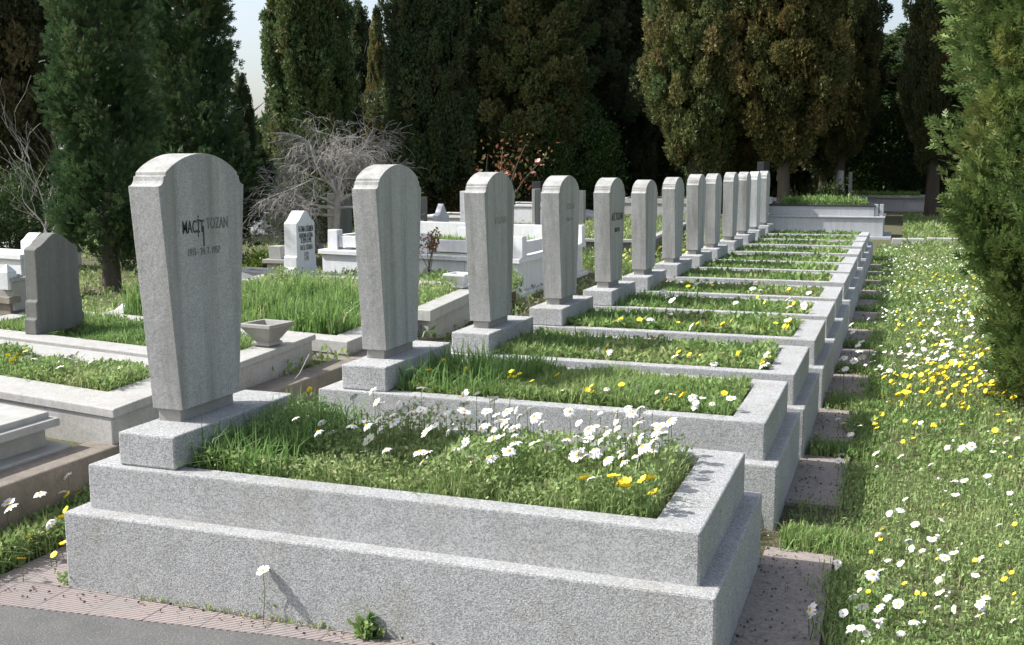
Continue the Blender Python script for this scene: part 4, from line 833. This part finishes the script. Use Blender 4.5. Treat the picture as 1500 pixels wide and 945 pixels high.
far_tree(845, 37, 2, 190, "dark cypress between the bushy brown one and the shaded gap", D_)
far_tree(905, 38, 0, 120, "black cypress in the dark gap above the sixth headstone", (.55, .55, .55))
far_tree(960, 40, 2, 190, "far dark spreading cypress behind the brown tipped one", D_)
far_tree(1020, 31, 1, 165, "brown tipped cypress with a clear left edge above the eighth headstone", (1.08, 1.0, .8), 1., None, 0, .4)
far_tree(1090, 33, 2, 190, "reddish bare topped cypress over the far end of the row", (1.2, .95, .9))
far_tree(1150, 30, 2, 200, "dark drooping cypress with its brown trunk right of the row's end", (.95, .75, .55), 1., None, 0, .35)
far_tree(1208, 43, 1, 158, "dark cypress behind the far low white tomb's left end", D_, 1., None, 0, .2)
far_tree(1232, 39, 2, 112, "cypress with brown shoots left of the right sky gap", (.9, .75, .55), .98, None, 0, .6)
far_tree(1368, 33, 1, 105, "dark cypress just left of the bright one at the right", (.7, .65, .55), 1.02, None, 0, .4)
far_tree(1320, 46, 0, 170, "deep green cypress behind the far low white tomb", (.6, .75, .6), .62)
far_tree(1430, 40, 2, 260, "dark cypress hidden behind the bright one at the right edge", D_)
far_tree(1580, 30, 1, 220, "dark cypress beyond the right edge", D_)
# a deep belt of conifers closing the view, reading as one dark mass
r_ = np.random.default_rng(5); parts = []
for k in range(46):
    px = -160+k*41+r_.uniform(-14, 14); dp = r_.uniform(50, 62); hh = r_.uniform(8.5, 13)
    if 285 < px < 440: hh = 3.4
    if 450 < px < 620: hh = 5.
    if 1215 < px < 1385: hh = 5.6
    P = atd(px, dp); V, Q, c = crown(900+k, hh, 2.3, .0, col_prof(.1, .4, 2.4), 70, 3800, .5, False, .3, .3, (2.2, .8), .3, .12, .35, .15); V = V+np.array([P[0], P[1], gzf(P[0], P[1])]); parts.append((V, [Q], c))
V, F, C = join(parts); o = tag(link("far_wood", np_mesh("far_wood", V, F, C), M['cyp']), "dark far wood of conifers closing the view behind the cypresses", "wood", None, "stuff"); o.color = (.95, 1.0, .9, 1)
# shrubs: leaf clouds on stems
def shrub(name, P, rx, rz, n, size, label, mat_='shrub', tint=(1, 1, 1), hue=.4, seed=0, cat="shrub", group=None, zc=.55, clumps=26):
    r = np.random.default_rng(seed); t = empty(name, P, label, cat, group); d = unit(r.normal(0, 1, (clumps, 3))); c = d*np.array([rx, rx, rz*.5])*r.uniform(.5, .95, (clumps, 1)); c[:, 2] += rz*zc
    c[:, 2] = np.maximum(c[:, 2], .06); m = n//clumps; p = (c[:, None]+r.normal(0, 1, (clumps, m, 3))*np.array([rx, rx, rz*.6])*.17).reshape(-1, 3); p[:, 2] = np.maximum(p[:, 2], .01)
    V, T, cc = leaflets(p, size, (hue, .15), seed+3, .9, .5, unit(p-np.array([0, 0, rz*.3]))); cc[:, 0] = np.clip(cc[:, 0]+np.repeat(np.repeat(r.normal(0, .18, clumps), m), 4), 0, 1)
    o = link("foliage", np_mesh("foliage", V, [T], cc), M[mat_], t); o.color = (*tint, 1)
    ts = [tube_np([(0, 0, -.05), c[k]*.5*np.array([1, 1, .8]), c[k]], [.018*rx+.004, .012*rx+.003, .003], 4) for k in range(0, clumps, 2)]; V, F, _ = join([(v_, [q], np.zeros((len(v_), 3))) for v_, q in ts]); link("stems", np_mesh("stems", V, F), M['bark'], t); return t
def sh(px, depth, w_px, py_top, n, size, label, **k):
    P = atd(px, depth); P[2] = gzf(P[0], P[1]); rz = hgt(P, py_top)-P[2]; return shrub("shrub", P, w_px*depth/F_PX/2*.9, rz, n, size, label, **k)
sh(8, 14.5, 130, 258, 9000, .06, "grey green leafy shrub at the left edge below the bare branches", tint=(.75, .85, .85), hue=.4, seed=1)
sh(478, 20, 150, 205, 9000, .08, "green climbing shrub tangled behind the bare tree", tint=(.8, .85, .6), hue=.45, seed=2)
sh(440, 17.6, 110, 262, 5000, .06, "small dark green shrub under the bare tree", tint=(.65, .7, .55), seed=3)
sh(872, 33, 95, 185, 12000, .10, "green young conifer in front of the dark gap", tint=(.5, .68, .45), hue=.3, seed=4)
sh(915, 45, 100, 240, 5000, .16, "far green shrub behind the fifth and sixth headstones", tint=(.7, .85, .6), seed=5)
sh(815, 33, 60, 190, 6000, .09, "grey green upright shrub above the fourth headstone", tint=(.75, .85, .75), seed=6)
sh(1005, 44, 70, 240, 6000, .10, "dark green shrub behind the seventh and eighth headstones", tint=(.55, .65, .5), seed=7)
sh(1220, 29, 50, 272, 2500, .08, "scrubby dark shrub among the trunks right of the row's end", tint=(.5, .55, .45), seed=8)
sh(1310, 42, 140, 185, 9000, .14, "broad deep green shrub behind the far low white tomb", tint=(.4, .6, .4), seed=9)
sh(540, 25, 150, 255, 7000, .09, "dark undergrowth left of the rose bush", tint=(.4, .4, .35), hue=.6, seed=10)
sh(660, 33, 150, 262, 6000, .10, "brownish dark undergrowth behind the little white headstone", tint=(.5, .4, .3), hue=.7, seed=11)
sh(205, 16.5, 90, 395, 4000, .06, "sunlit green weeds right of the dark cypress trunk", tint=(1.1, 1.2, .8), hue=.3, seed=12)
sh(385, 14.2, 70, 372, 3500, .05, "yellowish green weeds beside the pinkish pedestal", tint=(1.2, 1.25, .7), hue=.45, seed=13)
# the two green cypresses at the left, and the bright one at the right
def near_tree(px, depth, H, R, prof, data, trunk, label, tint, z=None):
    P = atd(px, depth); P[2] = gzf(P[0], P[1]); t = empty("cypress_tree", P, label, "tree"); c = link("crown", mk(data), M['thuja'], t); c.color = (*tint, 1); link("trunk", trunk, M['bark'], t); return t, P
near_tree(155, 11.9, 5, .55, None, crown(51, 5.0, .47, .40, col_prof(.10, .5, 3.), 420, 26000, .085, True, .32, .3, (.42, .10), .55, .12, .35, .06), trunk_mesh(3.6, .085, .03, 52, .3, 16, 5, .5), "narrow dark green cypress with a bare trunk foot, left of the front headstone", (.62, .74, .68))
near_tree(283, 15.6, 6, .8, None, crown(53, 6.2, .52, .25, lambda t: (1.65 if t < .16 else 1.65-.65*min(1, (t-.16)/.14))*min(1., (t+.05)/.1)*max(0., 1-t**4), 420, 27000, .11, True, .32, .3, (.55, .14), .45, .12, .35, .1), trunk_mesh(4.6, .11, .04, 54, .3, 14, 6, .7), "dark green cypress rising directly behind the front headstone", (.56, .66, .60))
P = at(1572, 600, 0)
d_ = 6.6; near_tree(1550, d_, 6, 1.15, None, crown(55, 6.0, .49, .02, lambda t: float(np.interp(t*6, (0, .4, .62, .84, 1.05, 3.2, 6), (.32, .42, .58, .85, 1.05, 1.12, .3))), 760, 56000, .085, True, .42, .3, (.42, .11), .5, .08, .2, .06), trunk_mesh(4.5, .10, .05, 56, .2, 18, 6, 1.), "large bright green cypress cut by the right frame edge", (1.15, 1.17, .85))
# ------------------------------------------------------------------ bare wood
def branches(P, d, l, r0, depth, rnd, out, droop=.0, spread=.7, kids=(2, 4), shrink=.72, n=5):
    pts = [P]; dd = np.array(d, float)
    for k in range(n):
        dd = unit(dd+np.array([rnd.gauss(0, .17), rnd.gauss(0, .17), rnd.gauss(0, .12)-droop*(1 if depth < 3 else .25)])); pts.append(pts[-1]+dd*l/n)
    out.append(tube_np(pts, np.maximum(np.linspace(r0, r0*.62, n+1), .0023), 6 if depth > 2 else 3))
    if depth <= 0: return
    for k in range(rnd.randint(*kids)):
        i_ = rnd.randint(max(1, n-3), n); q = np.array([rnd.gauss(0, 1), rnd.gauss(0, 1), rnd.gauss(.1, .6)]); branches(pts[i_], unit(dd+unit(q)*spread), l*shrink*rnd.uniform(.7, 1.2), r0*.56, depth-1, rnd, out, droop, spread, kids, shrink, n)
def bare(name, P, starts, label, seed, depth=5, droop=.06, r0=.05, kids=(2, 4), trunk=None, shrink=.74, spread=.75, cat="tree"):
    rnd = random.Random(seed); t = empty(name, P, label, cat)
    if trunk: v_, q = tube_np(trunk[0], trunk[1], 9); link("trunk", np_mesh("trunk", v_, [q], smooth=True), M['twig'], t)
    for s in starts:
        out = []; branches(np.array(s[0], float), unit(np.array(s[1], float)), s[2], s[3], depth, rnd, out, droop, spread, kids, shrink); V, F, _ = join([(v_, [q], np.zeros((len(v_), 3))) for v_, q in out]); link("bough", np_mesh("bough", V, F, smooth=True), M['twig'], t)
    return t
P = atd(493, 15.2); P[2] = gzf(P[0], P[1])
bare("bare_tree", P, [((0, 0, .78), (-.9, -.1, .35), .55, .030), ((0, .0, .95), (-.55, .3, .75), .5, .027), ((.03, 0, 1.0), (.45, .15, 1.0), .55, .031), ((.02, .0, .9), (.9, .2, .45), .5, .03), ((0, 0, .7), (-.75, -.5, .1), .5, .026), ((-.02, 0, .85), (-.8, .35, .25), .6, .026), ((0, 0, .98), (.2, -.5, .9), .5, .026), ((0, 0, .8), (.65, -.4, .2), .5, .024)], "leafless spreading tree with tangled pale twigs behind the second headstone", 5, 5, .10, .04, (3, 4), ([(.0, 0, -.1), (.02, 0, .25), (-.04, .01, .55), (.0, .0, .8), (.03, 0, 1.02)], [.075, .06, .055, .05, .036]), .80, .8)
P = atd(62, 13.6); P[2] = gzf(P[0], P[1])
bare("bare_shrub", P, [((0, 0, .2), (-.4, 0, 1), .8, .013), ((0, 0, .2), (-.15, .1, 1), .9, .012), ((.02, 0, .5), (-.55, .1, .7), .55, .011), ((0, 0, .1), (-.25, -.1, 1), 1.0, .012)], "bare pale upright branches left of the narrow cypress", 8, 3, -.05, .02, (2, 3), ([(0, 0, -.05), (0, 0, .2), (.0, 0, .5)], [.03, .028, .02]), .72, .5, "shrub")
# rose bush, red leaved bush
def rose(px, depth, py0, label, h, seed, n, blossoms, name="rose_bush", z=None):
    P = atd(px, depth); P[2] = gzf(P[0], P[1]) if z is None else z; rnd = random.Random(seed); t = empty(name, P, label, "shrub"); out = []; tips = []
    for k in range(6):
        a = rnd.uniform(0, 6.28); pts = [np.array([0, 0, 0.])]; d = np.array([math.cos(a)*.35, math.sin(a)*.35, 1.])
        for j in range(7): d = unit(d+np.array([rnd.gauss(0, .16), rnd.gauss(0, .16), .05])); pts.append(pts[-1]+d*h/7*rnd.uniform(.75, 1.12)); (tips.append(pts[-1]) if j > (1 if blossoms else 3) else 0)
        out.append(tube_np(pts, np.linspace(.012, .004, 8)*h*.9, 5))
    V, F, _ = join([(v_, [q], np.zeros((len(v_), 3))) for v_, q in out]); link("stems", np_mesh("stems", V, F), M['bark'], t)
    tp = np.array(tips); r = np.random.default_rng(seed); p = tp[r.integers(0, len(tp), n)]+r.normal(0, .085*h*.7, (n, 3)); V, T, c = leaflets(p, .055*h**.5, (.42, .36), seed, .8, .6); link("foliage", np_mesh("foliage", V, [T], c), M['redleaf'], t)
    for k in range(blossoms):
        q = tips[rnd.randrange(len(tips))]; me = petals_mesh(7, .0, .05, .05, .03, seed+k, 3); me.materials.append(M['pinkpetal']); o = link("blossom", me, None, t, q+np.array([rnd.gauss(0, .08), -.1+rnd.gauss(0, .05), rnd.gauss(.05, .06)])); o.rotation_euler = (rnd.uniform(0, 1), rnd.uniform(-.8, 0), 0)
    return t
rose(712, 17.5, 300, "tall rose bush with reddish leaves and pale pink blossoms behind the third headstone", 2.0, 4, 330, 10)
rose(627, 11.6, 412, "small bush with brownish red leaves in the heavy curbed grave", .46, 6, 260, 0, "red_leaved_bush", .35)
# small things by the front grave
def weed(P, h, n, label, seed, s=.03, mat_='clover', nm="weed"):
    r = np.random.default_rng(seed); p = np.column_stack([r.normal(0, h*.35, n), r.normal(0, h*.22, n), np.abs(r.normal(0, h*.45, n))]); V, T, c = leaflets(p, s, (.25, .2), seed, 1.2, .5); o = link(nm, np_mesh(nm, V, [T], c), M[mat_], None, P); return tag(o, label, "weed", "weeds at the foot of the front grave")
P = at(541, 933, .0); weed(P, .055, 340, "round clump of green weed at the tiles in the lower middle", 1, .034); weed(at(405, 903, .0), .075, 110, "sparse thin weed on the tiles under the lone daisy", 2, .02); weed(at(100, 855, .0), .05, 90, "dry little weed at the front grave's left corner", 3, .018)
flower("white_daisy", at(385, 836, .18)+np.array([0, -.0, 0]), .0, False, "lone white daisy before the front grave's side, over the tiles", GD, .9)
v_, q = tube_np([(0, 0, 0), (.05, .06, .06), (.10, .10, .13), (.13, .17, .24)], [.006, .005, .004, .003], 6); tag(link("dry_stick", np_mesh("dry_stick", v_, [q], smooth=True), M['twig'], None, at(405, 582, .16)), "dry bare stick leaning in the gap before the second grave's head", "stick")
P = atd(1231, 32); v_, q = tube_np([(0, 0, -.1), (.02, 0, .5), (-.03, 0, 1.0), (.02, 0, 1.45)], [.24, .2, .15, .09], 9); tag(link("mossy_stump", np_mesh("mossy_stump", v_, [q], smooth=True), M['oldmarble'], None, (P[0], P[1], gzf(P[0], P[1]))), "greyish mossy stump left of the slim pale stele", "stump")
# ------------------------------------------------------------------ light
w = bpy.data.worlds.new("World"); sc.world = w; w.use_nodes = True; nt = w.node_tree
sky = nt.nodes.new("ShaderNodeTexSky"); sky.sky_type = 'NISHITA'; sky.sun_disc = False; sky.sun_elevation = SUN_EL; sky.sun_rotation = math.atan2(SUN[0], SUN[1]); sky.dust_density = 3.; sky.ozone_density = 1.; sky.air_density = 1.
hs = nt.nodes.new("ShaderNodeHueSaturation"); hs.inputs["Saturation"].default_value = .65; nt.links.new(sky.outputs[0], hs.inputs["Color"]); nt.links.new(hs.outputs[0], nt.nodes["Background"].inputs[0]); nt.nodes["Background"].inputs[1].default_value = .14
sl = bpy.data.lights.new("sun", 'SUN'); sl.energy = 4.0; sl.angle = math.radians(.55); sl.color = (1., .985, .955); so = bpy.data.objects.new("sun", sl); COL.objects.link(so)
so.rotation_euler = Vector(SUN).to_track_quat('Z', 'Y').to_euler(); so.location = (-10, -5, 20)
sc.view_settings.view_transform = 'Standard'; sc.view_settings.look = 'None'; sc.view_settings.exposure = .72; sc.view_settings.gamma = 1
sc.render.engine = 'CYCLES'; sc.cycles.use_denoising = True; sc.cycles.max_bounces = 6; sc.cycles.diffuse_bounces = 3; sc.cycles.transmission_bounces = 3; sc.cycles.transparent_max_bounces = 4
